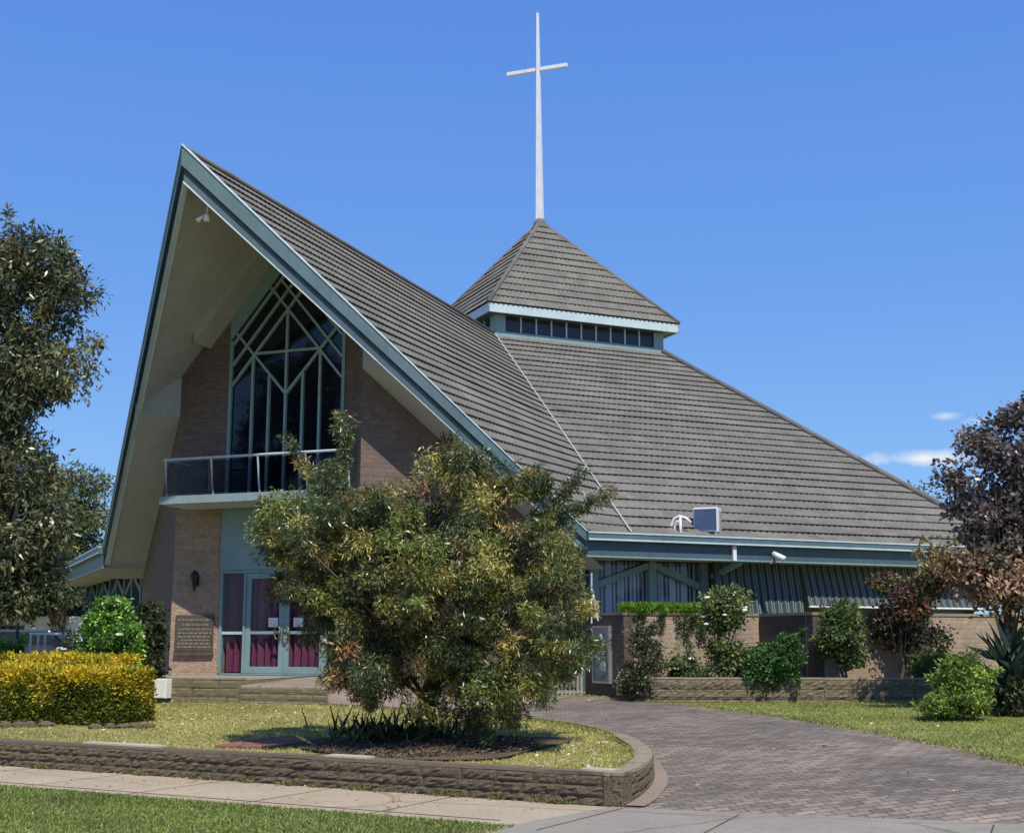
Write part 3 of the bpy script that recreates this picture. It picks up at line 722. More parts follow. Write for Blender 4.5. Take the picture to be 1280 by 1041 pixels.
# lantern: windows all round, pyramid roof, tapering cross
LCN = Vector((0, 15.955, 0)); hb_ = 4.085; he = 4.62
def lp(r, k, z): return LCN + Vector((r*math.sin(k*math.pi/2), -r*math.cos(k*math.pi/2), z))
for k in range(4):
    a, bq = lp(hb_, k, 0), lp(hb_, k+1, 0); d = (bq-a).normalized(); n = Vector((d.y, -d.x, 0)); ln = (bq-a).length
    wpt = lambda s, o, z: a + d*s + n*o + Vector((0,0,z))
    m = MB(); m.hexa([wpt(0,-.1,10.40), wpt(ln,-.1,10.40), wpt(ln,.02,10.40), wpt(0,.02,10.40)], [wpt(0,-.1,10.63), wpt(ln,-.1,10.63), wpt(ln,.02,10.63), wpt(0,.02,10.63)])
    for s in (0.16, ln-.16): m.bar(wpt(s,0,10.63), wpt(s,0,11.3), n, .34 if s < 1 else .34, -.12, .018)
    pn = 10
    fo = m.build('lantern_window_band', M['teal'], church)
    for i in range(1, pn): m = MB(); s = .34 + (ln-.68)*i/pn; m.bar(wpt(s,0,10.64), wpt(s,0,11.24), n, .045, -.05, .0); m.build('mullion', M['teal_pale'], fo)
    m = MB(); m.quad(wpt(.3,-.04,10.6), wpt(ln-.3,-.04,10.6), wpt(ln-.3,-.04,11.3), wpt(.3,-.04,11.3)); m.build('glazing', M['glass_lantern'], fo)
    ea, eb = lp(he, k, 0), lp(he, k+1, 0)
    m = MB(); m.hexa([Vector((p.x,p.y,11.10)) for p in (ea - n*.05, eb - n*.05, eb, ea)], [Vector((p.x,p.y,11.36)) for p in (ea - n*.05, eb - n*.05, eb, ea)]); m.build('lantern_fascia', M['teal_pale'], church)
    t = tiles(MB(), LCN + Vector((0,0,15.28)), LCN + Vector((0,0,15.28)), Vector((ea.x,ea.y,11.38)) , Vector((eb.x,eb.y,11.38)), 14); t.build('lantern_roof_slope', M['tile'], church, recalc=False)
    m = MB(); m.tube([LCN + Vector((0,0,15.27)), Vector((ea.x,ea.y,11.40))], .075, 8); m.build('lantern_hip_cap', M['ridge'], church, True)
m = MB(); m.quad(*[lp(he-.02, k, 11.12) for k in range(4)]); m.build('lantern_soffit', M['teal_dark'], church)
m = MB(); m.add([lp(he-.06, k, 11.33) for k in range(4)] + [LCN + Vector((0,0,15.2))], [(0,1,4),(1,2,4),(2,3,4),(3,0,4)]); m.build('lantern_deck', M['teal_dark'], church)
m = MB(); fl = MB()
fl.quad(*[lp(hb_ + .22, k, 10.44) for k in range(4)])
m.hexa([LCN + Vector((x,y,15.15)) for x, y in ((-.11,-.11),(.11,-.11),(.11,.11),(-.11,.11))], [LCN + Vector((x-.05,y,22.72)) for x, y in ((-.035,-.035),(.035,-.035),(.035,.035),(-.035,.035))])
co = m.build('cross', M['cross'], church)
m = MB(); m.box((-1.16, 15.955-.05, 20.60), (-.13, 15.955+.05, 20.72)); m.box((.05, 15.955-.05, 20.60), (1.0, 15.955+.05, 20.72)); m.build('cross_arm', M['cross'], co)
m = MB(); m.lathe([(.24,15.08),(.20,15.25),(.13,15.36)], LCN, 12); m.build('cross_base', M['ridge'], co)

# entrance facade: brick panels beside the tall gable window
def soft(u): return 10.49 - 1.17*abs(u) - .40
for s in (-1, 1):
    m = MB(); us = [1.36, 1.8, 2.2, 2.56]
    if s > 0: us[-1] = 2.40
    m.prism([Vector((s*u, 0, 4.42)) for u in (us[0], us[-1])] + [Vector((s*u, 0, soft(u))) for u in us[::-1]], (0,.24,0)); m.build('gable_wall', M['brick'], church)
    # splayed lower pier beside the doors
    m = MB()
    if s < 0: P = [(-2.55,0),(-1.56,.3),(-1.56,.55),(-2.4,.55)]
    else: P = [(1.45,.3),(2.44,.0),(2.4,.55),(1.45,.55)]
    m.hexa([Vector((*p, .5)) for p in P], [Vector((*p, 4.30)) for p in P]); m.build('entrance_pier', M['brick_rock'] if s < 0 else M['brick'], church)
# gable beam under the soffit
for s in (-1, 1):
    m = MB(); q = []
    for y in (-.62, -.004):
        q.append([Vector((0, y, 9.86)), Vector((s*1.86, y, 7.68)), Vector((s*1.86, y, 7.98)), Vector((0, y, 10.10))])
    m.hexa(q[0], q[1]); m.build('gable_beam', M['soffit'], church)
# window: frame band, glass, lattice of mullions
wf = MB(); n = (0, -1, 0)
def wb(mb, a, b_, wd=.06, d0=-.03, d1=.035): mb.bar(Vector((a[0], 0, a[1])), Vector((b_[0], 0, b_[1])), n, wd, d0, d1)
for s in (-1, 1):
    wf.hexa([Vector((0,-.03,9.42)), Vector((s*1.36,-.03,7.80)), Vector((s*1.36,.1,7.80)), Vector((0,.1,9.42))], [Vector((0,-.03,9.95)), Vector((s*1.36,-.03,8.36)), Vector((s*1.36,.1,8.36)), Vector((0,.1,9.95))])
    wb(wf, (s*1.325, 4.45), (s*1.325, 7.80), .07, -.06, .03)
wo = wf.build('gable_window', M['teal'], church)
ml = MB(); sl = 1.19
ml_lines = []
def wl2(a, b_, dd): 
    wb(ml, a, b_, .05, -.03 + dd, .032 + dd)
wl2((0, 8.377), (0, 4.46), .004)
for s in (-1, 1):
    dd = .002*s
    wl2((s*1.29, 8.377 - sl*1.29), (-s*.42, 8.377 + sl*.42), dd)
    wl2((s*1.29, 7.27), (-s*.20, 7.27 + sl*1.49), dd)
    wl2((s*1.29, 7.72), (-s*.0, 7.72 + sl*1.29), dd)
    wl2((0, 6.58), (s*1.29, 6.58 + 1.13*1.29), dd*3)
    wl2((s*.79, 7.46), (s*.79, 4.46), .0065)
    wl2((s*.395, 7.0), (s*.395, 4.46), .0065)
wl2((-.80, 7.48), (.78, 7.48), .0085)
ml.build('mullions', M['mull'], wo)
gl = MB(); gl.add([(-1.34,.03,4.44),(1.34,.03,4.44),(1.34,.03,7.85),(0,.03,9.46),(-1.34,.03,7.85)], [(0,1,2,3,4)]); gl.build('pane', M['glass'], wo)
# balcony
bm_ = MB(); bm_.box((-2.27, -.98, 4.29), (1.98, -.004, 4.45)); bo = bm_.build('balcony', M['mull'], church)
m = MB(); m.box((-2.20, -.92, 4.266), (1.95, -.01, 4.288)); m.build('soffit_panel', M['soffit'], bo)
m = MB(); m.tube([(-2.24,-.92,5.20),(1.98,-.92,5.20)], .026, 8); m.tube([(-2.24,-.92,5.20),(-2.24,-.02,5.20)], .026, 8)
for u in (-2.2, -1.12, -.05, 1.02, 1.93): m.tube([(u,-.80,4.45),(u,-.92,5.18)], .02, 6)
m.build('railing', M['teal_pale'], bo)
m = MB()
for u in (-2.16, -1.08, -.01, 1.06): m.quad((u,-.915,4.5),(u+.98 if u < 1 else 1.9,-.915,4.5),(u+.98 if u < 1 else 1.9,-.915,5.14),(u,-.915,5.14))
m.build('glass_panel', M['balcony_glass'], bo)
# panel above the doors and the recessed door screen
m = MB(); m.box((-1.56, .22, 3.02), (1.46, .34, 4.29)); m.build('transom_panel', M['teal'], church)
def rect_frame(mb, u0, u1, z0, z1, st, y0, y1, rails=()):
    mb.box((u0,y0,z0),(u0+st,y1,z1)); mb.box((u1-st,y0,z0),(u1,y1,z1)); mb.box((u0+st,y0,z1-st),(u1-st,y1,z1)); mb.box((u0+st,y0,z0),(u1-st,y1,z0+st*1.15))
    for z in rails: mb.box((u0+st,y0+.005,z-.03),(u1-st,y1-.005,z+.03))
sc = MB(); sc.box((-1.56,.26,2.955),(1.46,.36,3.018))
for u in (-1.56, -1.00, .88, 1.41): sc.box((u,.26,Z0+.03),(u+.05,.36,2.953))
sc.box((-1.56,.27,Z0),(1.46,.38,Z0+.028)); so_ = sc.build('door_screen', M['teal'], church)
def curtain(u0, u1, z0, z1, y, par, mat, amp=.048):
    c = MB(); N = max(24, int((u1-u0)*90)); ph = random.random()*6
    for i in range(N+1):
        u = u0 + (u1-u0)*i/N; o = amp*math.sin(u*38 + ph) + amp*.5*math.sin(u*61 + 2*ph)
        c.v += [(u, y+o, z0), (u + .01*math.sin(u*20), y + o*.55, z1)]
    for i in range(N): c.f.append((2*i, 2*i+2, 2*i+3, 2*i+1))
    return c.build('curtain', mat, par, smooth=True)
for s, (u0, u1) in ((0, (-.948, -.055)), (1, (-.049, .876))):
    m = MB(); rect_frame(m, u0, u1, Z0+.032, 2.95, .115, .28, .33, (1.745,)); do = m.build('door', M['teal'], church, bevel=.006)
    g = MB(); g.quad((u0+.11,.305,Z0+.15),(u1-.11,.305,Z0+.15),(u1-.11,.305,2.85),(u0+.11,.305,2.85)); g.build('pane', M['clear'], do)
    curtain(u0+.06, u1-.06, Z0+.05, 2.9, .42, do, M['curtain'])
    uc = -.155 if s == 0 else .045
    m = MB(); pts = [(uc + .075*math.cos(a), .215 + .0*a, 1.74 + .125*math.sin(a)) for a in np.linspace(0, 2*math.pi, 21)]
    m.tube(pts, .016, 8, False); m.tube([(uc,.215,1.865),(uc,.285,1.865)], .012, 6); m.tube([(uc,.215,1.615),(uc,.285,1.615)], .012, 6); m.build('handle', M['brass'], do, True)
    pu = -.42 if s == 0 else .16
    m = MB(); m.box((pu,.297,1.86),(pu+.22,.3015,2.045)); po = m.build('notice', M['paper'], do)
    m = MB()
    for i in range(5): m.box((pu+.03,.2955,1.885+.028*i),(pu+.03+random.uniform(.09,.16),.2965,1.893+.028*i))
    m.build('print_lines', M['steel'], po)
m = MB(); m.box((-.16+.10,.268,1.50),(-.16+.17,.279,1.60)); m.box((.02,.262,1.42),(.075,.279,1.55)); m.build('lock', M['steel'], so_, bevel=.01)
for u0, u1 in ((-1.51,-1.0),(.93,1.41)):
    m = MB(); m.box((u0,.30,1.715),(u1,.33,1.77)); sl_ = m.build('sidelight', M['teal_pale'], church)
    g = MB(); g.quad((u0,.315,Z0+.03),(u1,.315,Z0+.03),(u1,.315,2.953),(u0,.315,2.953)); g.build('pane', M['clear'], sl_)
    curtain(u0+.01, u1-.01, Z0+.05, 2.95, .43, sl_, M['curtain'])
m = MB(); m.quad((-1.56,.60,.8),(1.46,.60,.8),(1.46,.60,4.3),(-1.56,.60,4.3)); m.build('interior_dark', M['black'], church)  # black sheet paints the darkness of the interior behind the doors
m = MB(); m.quad((-2.3,.5,4.3),(2.3,.5,4.3),(0,.5,10),(0,.5,10.01)); m.build('gable_interior_dark', M['black'], church)  # black sheet paints the dark interior behind the gable window

# terrace and steps in front of the doors
tz = MB()
def loc_path(pts): return [Vector(W(u, t, 0)[:2]) for u, t in pts]
block_wall('terrace_wall', loc_path([(-5.2,-1.2),(-2.0,-2.2),(-.2,-2.32),(.62,-2.3)]), lambda f, p: .45, lambda f, p: .885, 3, .5, M['timber'], .2, .004, 'stepped block terrace wall in front of the church doors', 'wall', cap=(.004,.03,.6,M['timber']))
block_wall('entrance_step', loc_path([(.62,-2.34),(1.4,-2.34),(2.4,-2.36)]), lambda f, p: .42, lambda f, p: .775, 3, .55, M['timber'], .3, .004, 'lower step edging right of the terrace wall below the doors', 'step')
def terr(u, v): 
    a = W(-5.2 + 5.82*u, -1.15 - 1.05*min(1, u*1.8) , .888); b = W(-5.2 + 5.82*u, .35, .896); p = a.lerp(b, v); return p
grid('terrace', terr, 12, 6, M['apron'])
def fore(u, v):
    x = .62 + 5.2*u; tf = -2.30 if x < 2.4 else -2.30 - (x-2.4)*.36
    t = tf + (.32 - tf)*v if x < 1.5 else tf + (.05 + (x-1.5)*.2 - tf)*v
    p = W(x, t, 0); r = max(0, (x-1.9)/1.7)
    zd = .80 + (.893-.80)*v; zz = zd + (Zg(p.x, p.y) + .03 - zd)*min(1, r)**.8
    p.z = zz - (.4 if v < 0 else 0); return p
def fore2(u, v):
    if v < 1e-6: p = fore(u, 0); p.z -= .4; return p
    return fore(u, (v - 1/13)*13/12)
grid('forecourt', fore2, 30, 13, M['pink'])
m = MB(); m.hexa([W(*q, .3) for q in ((.55,-2.3),(.62,-2.3),(.62,.34),(.55,.34))], [W(*q, .884) for q in ((.55,-2.3),(.62,-2.3),(.62,.34),(.55,.34))]); tag(m.build('terrace_riser', M['timber']), kind='structure')

# ------------------------------------------------------------------ fittings on and around the church
def lset(p, z=None): return Vector((p.x, p.y, p.z if z is None else z))
def lfix(name, u, t, z, label, cat, rz=0): return empty(name, W(u, t, z), -TH + rz, label, cat)
# wall plaque (on the splayed pier)
spl = math.atan2(.3, .99)
pq = lfix('wall_plaque', -2.06, .145, 1.74, 'dark bronze plaque with rows of lettering on the brick pier left of the doors', 'plaque', spl)
m = MB(); m.box((-.40,-.05,-.37),(.40,.0,.37)); m.build('plate', M['bronze'], pq, bevel=.008)
m = MB(); m.box((-.41,-.075,-.45),(.41,.0,-.375)); m.build('ledge', M['bronze'], pq)
random.seed(3)
for i, zz in enumerate((.27,.17,.08,.0,-.07,-.14,-.21,-.28)):
    m = MB(); x = -.34 + (.08 if i in (1, 5) else 0)
    while x < .34 - (.08 if i in (1, 5) else 0):
        wd_ = random.uniform(.03,.10); m.box((x,-.056,zz-.016),(min(x+wd_,.36),-.0505,zz+.016)); x += wd_ + .025
    m.build('lettering', M['plaque_text'], pq); pq.children[-1]['kind'] = 'stuff'
# lantern on the pier
wlamp = lfix('wall_lantern', -2.05, .11, 2.60, 'small black tapering lantern fixed high on the brick entrance pier', 'wall light', spl)
m = MB(); m.lathe([(.012,-.02),(.03,.03),(.05,.16),(.085,.30)], (0,-.12,0), 10); m.build('shade', M['black'], wlamp)
m = MB(); m.lathe([(.10,.30),(.10,.33),(.06,.37),(.015,.42)], (0,-.12,0), 10); m.build('cap', M['black'], wlamp)
m = MB(); m.box((-.02,-.10,.18),(.02,.02,.22)); m.box((-.05,.0,.10),(.05,.03,.30)); m.build('bracket', M['black'], wlamp)
# floodlight under the apex of the gable
fl_ = lfix('floodlight', .10, -3.2, 9.33, 'white twin floodlight hanging under the peak of the gable soffit', 'floodlight')
m = MB(); m.tube([(0,0,.55),(.02,-.02,.10)], .03, 8); m.build('stem', M['white'], fl_)
m = MB(); m.lathe([(.06,.12),(.07,.04),(.10,-.12)], (.03,-.05,0), 12); m.build('lamp_head', M['white'], fl_, True)
m = MB(); m.tube([(0,-.02,.10),(-.16,-.10,-.02),(-.24,-.14,-.12)], [.03,.05,.085], 10); m.build('lamp_head', M['white'], fl_, True)
fl_.scale = (.62,.62,.62)
d45l = Vector((-k7,k7,0))
# security light on the side fascia
nr = Vector((k7,-k7,0)); d45 = Vector((k7,k7,0))
p = FR + d45*4.5 + nr*.10; p.z = 3.36
sl2 = lfix('security_light', p.x, p.y, p.z, 'pale cylindrical security light on the fascia right of the white downpipe stub', 'light')
m = MB(); m.tube([(-.02,0,.05),(.22,-.10,-.07)], .065, 12); m.build('lamp_head', M['white'], sl2, True)
m = MB(); m.tube([(-.06,.06,.0),(-.02,0,.05)], .025, 8); m.tube([(-.04,.0,-.02),(-.07,-.05,-.16)], .02, 6); m.build('bracket', M['steel'], sl2)
# air conditioner and pipe hoops standing on the lower roof
slope = (RG.z - VB.z) / ((RG - VB).dot(Vector((-k7,k7,0))))
def roofp(e, up, lift=0):
    p = FR + d45*e - nr*up; p.z = FR.z + slope*up*.94 + .06 + lift; return p
def atroof(px, up):
    # distance along the eave for a picture column, at the given distance up the slope
    best = min((abs((lambda q: q[0])(proj(W(*(roofp(e/50, up).xy), roofp(e/50, up).z))) - px), e/50) for e in range(0, 560)); return best[1]
def proj(P):
    x, y, z = P.x, P.y, P.z - EYE; d = y*cP + z*sP; v = -y*sP + z*cP; return (640 + FPX*x/d, 520.5 - FPX*v/d)
e_ = atroof(892, .16); p = roofp(e_, .16)
ac = lfix('air_conditioner', p.x, p.y, p.z + .02, 'white boxed air conditioner with a blue grille sitting on the lower tiled roof', 'air conditioner', 0)
m = MB(); m.box((-.42,-.06,.0),(.10,.36,.52)); m.build('casing', M['white'], ac, bevel=.012)
m = MB()
for i in range(9): m.box((-.395,-.085,.04+.051*i),(.075,-.063,.04+.051*i+.038))
m.build('grille', M['acgrille'], ac)
m = MB(); m.box((.102,.06,.06),(.118,.17,.46)); m.box((.102,.21,.06),(.118,.33,.46)); m.build('side_vent', M['steel'], ac)
m = MB(); m.box((-.40,-.04,-.36),(-.34,.34,.0)); m.box((.02,-.04,-.36),(.08,.34,.0)); m.build('bracket', M['steel'], ac)
e_ = atroof(850, .25); p = roofp(e_, .25)
ph = lfix('pipe_hoop', p.x, p.y, p.z - .15, 'bent white pipes arching over beside the roof air conditioner', 'pipe')
m = MB(); m.tube([(-.18,0,-.1),(-.18,0,.25),(-.12,0,.38),(0,0,.43),(.14,.0,.38),(.24,.0,.28)], .03, 8); m.build('outer_pipe', M['white'], ph, True)
m = MB(); m.tube([(.03,-.08,-.1),(.03,-.08,.40)], .028, 8); m.tube([(-.10,-.06,-.1),(-.10,-.06,.2),(-.05,-.07,.30),(.03,-.08,.34)], .022, 8); m.build('inner_pipe', M['white'], ph, True)
# meter box by the terrace corner
mp_ = at(203, 873, 24.0)
mb_ = empty('meter_box', (mp_.x, mp_.y, Zl(mp_.x, mp_.y)), -.25, 'small white metal meter box on a dark base left of the terrace wall', 'meter box')
m = MB(); m.box((-.11,-.09,0),(.11,.09,.08)); m.build('base', M['black'], mb_)
m = MB(); m.box((-.125,-.10,.082),(.125,.10,.43)); m.build('cabinet', M['white'], mb_, bevel=.01)
m = MB(); m.box((-.11,-.108,.10),(.10,-.101,.415)); do_ = m.build('door', M['white'], mb_)
m = MB(); m.box((-.09,-.118,.22),(-.07,-.109,.25)); m.build('latch', M['black'], do_)

# sawtooth garden wall along the side, with the relief panel and gate
c1 = Vector((2.08, 24.2)); v1 = Vector((-.415,.910)); d1 = Vector((.909,.416))
a0 = c1 + v1*1.55; a1 = c1 + d1*3.03; a2 = a1 - v1*1.70; a3 = a2 + d1*5.6
def wallseg(name, p, q, z0, z1, mat, label, th=.22, cap=True):
    p, q = Vector(p), Vector(q); L_ = (q-p).length; ang = math.atan2((q-p).y, (q-p).x)
    o = empty(name, (p.x, p.y, 0), ang, label, 'wall')
    m = MB(); m.box((0,0,z0),(L_,th,z1)); m.build('brickwork', mat, o)
    m = MB(); m.box((-.012,-.018,z1+.002),(L_+.012,th+.012,z1+.055)); m.build('coping', M['coping'], o)
    return o
M['brick_shaded'] = brickmat('shaded_tan_brick', (.105,.085,.07), (.085,.068,.058), (.12,.10,.085), .29, .09, .009, .7)  # garden wall brick darkened to paint the shade on its left-facing sides
wallseg('garden_wall', a0, c1 - v1*.0, .3, 2.06, M['brick_shaded'], 'brick wall end coloured dark for shade, carrying the grey relief panel, facing left')
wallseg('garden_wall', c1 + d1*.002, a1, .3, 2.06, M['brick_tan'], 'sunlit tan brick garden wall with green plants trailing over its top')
wallseg('garden_wall', a1 + d1*.015, a2, .3, 2.052, M['brick_shaded'], 'brick wall return coloured dark for shade between the white rose and the tan pier')
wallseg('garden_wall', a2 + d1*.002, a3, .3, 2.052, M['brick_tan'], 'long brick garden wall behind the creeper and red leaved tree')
lowp = [at(x, 868, y).xy for x, y in ((1290,23.0),(1190,23.0),(1000,23.0),(820,23.2),(770,23.9))][::-1]
block_wall('planter_wall', [Vector(p) for p in lowp], lambda f, p: .40, lambda f, p: .915, 3, .42, M['brick_old'], .2, .022, 'low rough stone planter wall in front of the roses and garden wall', 'wall', cap=(.0,.03,.5,M['coping']))
def soil(u, v):
    i = u*(len(lowp)-1); k = min(int(i), len(lowp)-2); p = Vector(lowp[k]).lerp(Vector(lowp[k+1]), i-k); q = p + Vector((0, .1 + 1.9*v)); return (q.x, q.y, .86 + .02*noise.noise(Vector((q.x*3,q.y*3,0))))
grid('garden_soil', soil, 40, 8, M['earth'])
# relief panel on the dark wall end
pc = c1 + v1*.80; ang = math.atan2(-v1.y, -v1.x)
rp_ = empty('relief_panel', (pc.x, pc.y, 1.33), ang, 'grey framed relief panel of a standing figure hung on the dark wall end', 'relief')
m = MB(); m.box((-.30,-.03,-.50),(.30,-.002,.50)); m.build('panel', M['statue'], rp_)
m = MB()
for b_ in (((-.34,-.07,-.54),(-.30,-.002,.54)),((.30,-.07,-.54),(.34,-.002,.54)),((-.30,-.07,.50),(.30,-.002,.54)),((-.30,-.07,-.54),(.30,-.002,-.50))): m.box(*b_)
m.build('frame', M['steel'], rp_)
m = MB(); m.blob((.02,-.05,.30), (.075,.05,.095), 1); m.blob((-.02,-.045,.06), (.15,.05,.24), 2, j=.3); m.blob((.10,-.05,.08), (.07,.05,.16), 3, j=.3); m.blob((-.05,-.04,-.22), (.19,.045,.24), 4, j=.4); m.blob((.12,-.04,-.25), (.09,.04,.14), 5, j=.4); m.blob((-.14,-.045,-.02), (.06,.04,.15), 7, j=.3)
m.build('figure', M['statue'], rp_, True)
# slatted gate left of the relief panel
gp = a0 + v1*.05; g2 = gp + Vector((-.55,-.05))
gt = empty('garden_gate', (g2.x, g2.y, Zg(g2.x,g2.y)), math.atan2(gp.y-g2.y, gp.x-g2.x), 'pale slatted garden gate left of the dark wall end', 'gate')
m = MB(); m.box((0,-.02,.05),(.53,.02,.10)); m.box((0,-.02,1.0),(.53,.02,1.05)); m.build('gate_rail', M['statue'], gt)
for i in range(7): m = MB(); m.box((.01+.078*i,-.038,.0),(.045+.078*i,-.022,1.12)); m.build('slat', M['statue'], gt)
# white stay pole by the bay
p = at(748, 766, 25.1); p2 = at(739, 737, 25.1); p3 = at(739.5, 716, 25.1)
sp = empty('stay_pole', p, 0, 'short white slanting pole rising behind the wall beside the relief panel', 'pole')
m = MB(); m.tube([Vector((.01,0,-.15)), p2 - p], .032, 8); m.build('shaft', M['white'], sp)
m = MB(); m.tube([Vector((p2.x-p.x,0,-.2)), p3 - p], .016, 8); m.build('upright', M['teal_pale'], sp)

# ------------------------------------------------------------------ plants
def plant(name, base, label, cat, group=None): return empty(name, base, 0, label, cat, group)
# bushy narrow-leaved tree on the lawn
T = Vector((-1.02, 15.75, 0)); T.z = Zl(T.x, T.y) + .06
ft = plant('bushy_tree', T, 'broad bushy olive tree with drooping narrow leaves on the front lawn', 'tree')
ells = [(-1.35,0,2.62,.72,1.1,.66),(-.95,.1,2.80,.62,1.0,.60),(.38,.1,2.98,.58,1.0,.58),(.95,0,2.55,.80,1.1,.55),(-.2,0,2.2,1.2,1.4,.75),(0,0,1.95,1.65,1.6,.85),(0,-.5,1.5,1.1,1.0,.7),(1.0,-.2,1.15,.95,1.2,.72),(-.75,-.2,1.35,.70,1.0,.62),(1.4,0,1.75,.60,.9,.65),(.9,-.4,.70,.75,.8,.42),(-.6,-.5,.88,.6,.7,.36),(-1.5,0,2.1,.5,.8,.5),(.05,-.5,1.05,.8,.7,.42),(.6,-.5,.58,.6,.6,.32),(-.05,-.75,.62,.5,.35,.26)]
spr = [(-1.1 + random.uniform(-.09,.09), random.uniform(-.1,.1), 3.25 + .09*i) for i in range(9)] + [(1.3+.10*i, .1+random.uniform(-.1,.1), 2.5+.055*i + random.uniform(-.05,.05)) for i in range(10)] + [(-1.95-.03*i, -.1, 2.8+.03*i) for i in range(3)] + [(-2.0,.2,2.35),(-2.05,0,2.6),(.25,0,3.5),(.5,0,3.4)]
OL = [(.115,.125,.032),(.065,.085,.026),(.16,.155,.04),(.045,.062,.022),(.15,.115,.045),(.085,.105,.045),(.22,.20,.055),(.035,.05,.02),(.10,.13,.03)]
_, cen = foliage('crown', ells, 330, 400, .195, .072, .0155, OL, M['leaf_glint'], ft, droop=.6, shell=.55, extra=spr, spread=.85, sprigs=150, sprig_len=.30, gain=1.55)
limbs('trunk', (0,0,-.1), (.05,.05,1.7), .13, cen, M['bark'], ft, 70)
dry = clump_points(ells, 26, .8)
foliage('dry_leaves', [(x,y,z,.14,.14,.12) for x,y,z in dry], 40, 42, .13, .10, .022, [(.30,.15,.08),(.34,.22,.10),(.26,.20,.06)], M['leaf'], ft, droop=.4)
sc_ = plant('strappy_plant', (-1.62, 15.85, Zl(-1.6,15.8)+.03), 'clump of dark strap leaved plants at the left foot of the bushy tree', 'plant')
n = 260; P_ = np.stack([rng.normal(.22,.36,n), rng.normal(-.05,.18,n), rng.uniform(0,.05,n)],1); D_ = rng.normal(size=(n,3))*.75; D_[:,2] = np.abs(D_[:,2])*.4+.75
leaf_mesh('blades', P_, D_, rng.uniform(.28,.58,n), .034, pal([(.05,.08,.022),(.08,.115,.035),(.035,.055,.02)], n), M['leaf_glossy'], sc_)

# tall gum tree at the left edge, and the paler tree behind it
G = at(-22, 815, 22.0); G.z = .5
gt_ = plant('gum_tree', G, 'tall dense gum tree with drooping grey green leaves at the left edge', 'tree')
def E_(px, py, rx, ry, base, Y, rz=None, dy=0):
    p = at(px, py, Y) - base; k = Y/FPX*1.02; return (p.x, p.y + dy, p.z, rx*k, (rx+ry)/2*k, ry*k)
ge_ = [E_(*a, G, 22.0) for a in ((50,330,42,36),(-10,340,50,45),(85,360,28,30),(15,400,60,40),(90,425,30,38),(60,470,45,40),(10,480,60,50),(95,490,22,26),(40,520,30,28),(-40,440,70,90),(10,590,55,45),(-30,560,60,60),(25,650,50,50),(-20,700,60,50),(40,690,28,40),(5,735,45,28))]
GL = [(.16,.16,.07),(.075,.09,.045),(.055,.07,.038),(.11,.115,.05),(.045,.06,.035),(.13,.12,.05)]
_, cen = foliage('crown', ge_, 290, 150, .33, .14, .042, GL, M['leaf_glint'], gt_, gain=1.45, droop=.7, shell=.65, sprigs=40, sprig_len=.4)
limbs('trunk', (0,0,-.1), (.2,.1,5.2), .24, cen, M['bark_pale'], gt_, 46)
ye = [ge_[5], ge_[3]]
G2 = at(70, 812, 46.0); G2.z = .55
g2_ = plant('leafy_tree', G2, 'paler leafy tree behind the gum, left of the church eave', 'tree')
e2 = [E_(*a, G2, 46.0) for a in ((95,620,34,28),(70,650,36,34),(115,660,20,34),(60,700,40,34),(95,720,30,30),(30,720,40,30),(122,610,14,18),(60,600,20,20))]
_, cen = foliage('crown', e2, 190, 95, .52, .22, .07, [(.10,.13,.05),(.14,.16,.06),(.07,.10,.04),(.12,.15,.075)], M['leaf'], g2_, droop=.3)
limbs('trunk', (0,0,-.1), (.1,0,4.0), .32, cen, M['bark'], g2_, 30)
for i, (px, Y, hh, rr) in enumerate(((20,48,3.6,2.2),(-60,46,4.4,2.6),(110,50,3.3,2.0))):
    b_ = at(px, 812, Y); b_.z = .55
    q = plant('backdrop_tree', b_, ('dark rounded tree far behind the gum trunk above the white wall','dark tree beyond the left edge of the gum crown','dark green tree far behind the pale tree beside the church eave')[i], 'tree')
    _, cen = foliage('crown', [(0,0,hh*.55+.3,rr,rr,hh*.5),(rr*.6,0,hh*.45,rr*.7,rr*.7,hh*.36),(-rr*.6,0,hh*.5,rr*.7,rr*.7,hh*.36)], 90, 70, .6, .26, .09, [(.05,.075,.028),(.07,.10,.035),(.035,.055,.024)], M['leaf'], q)
    limbs('trunk', (0,0,-.1), (0,0,hh*.5), .16, cen, M['bark'], q, 12)

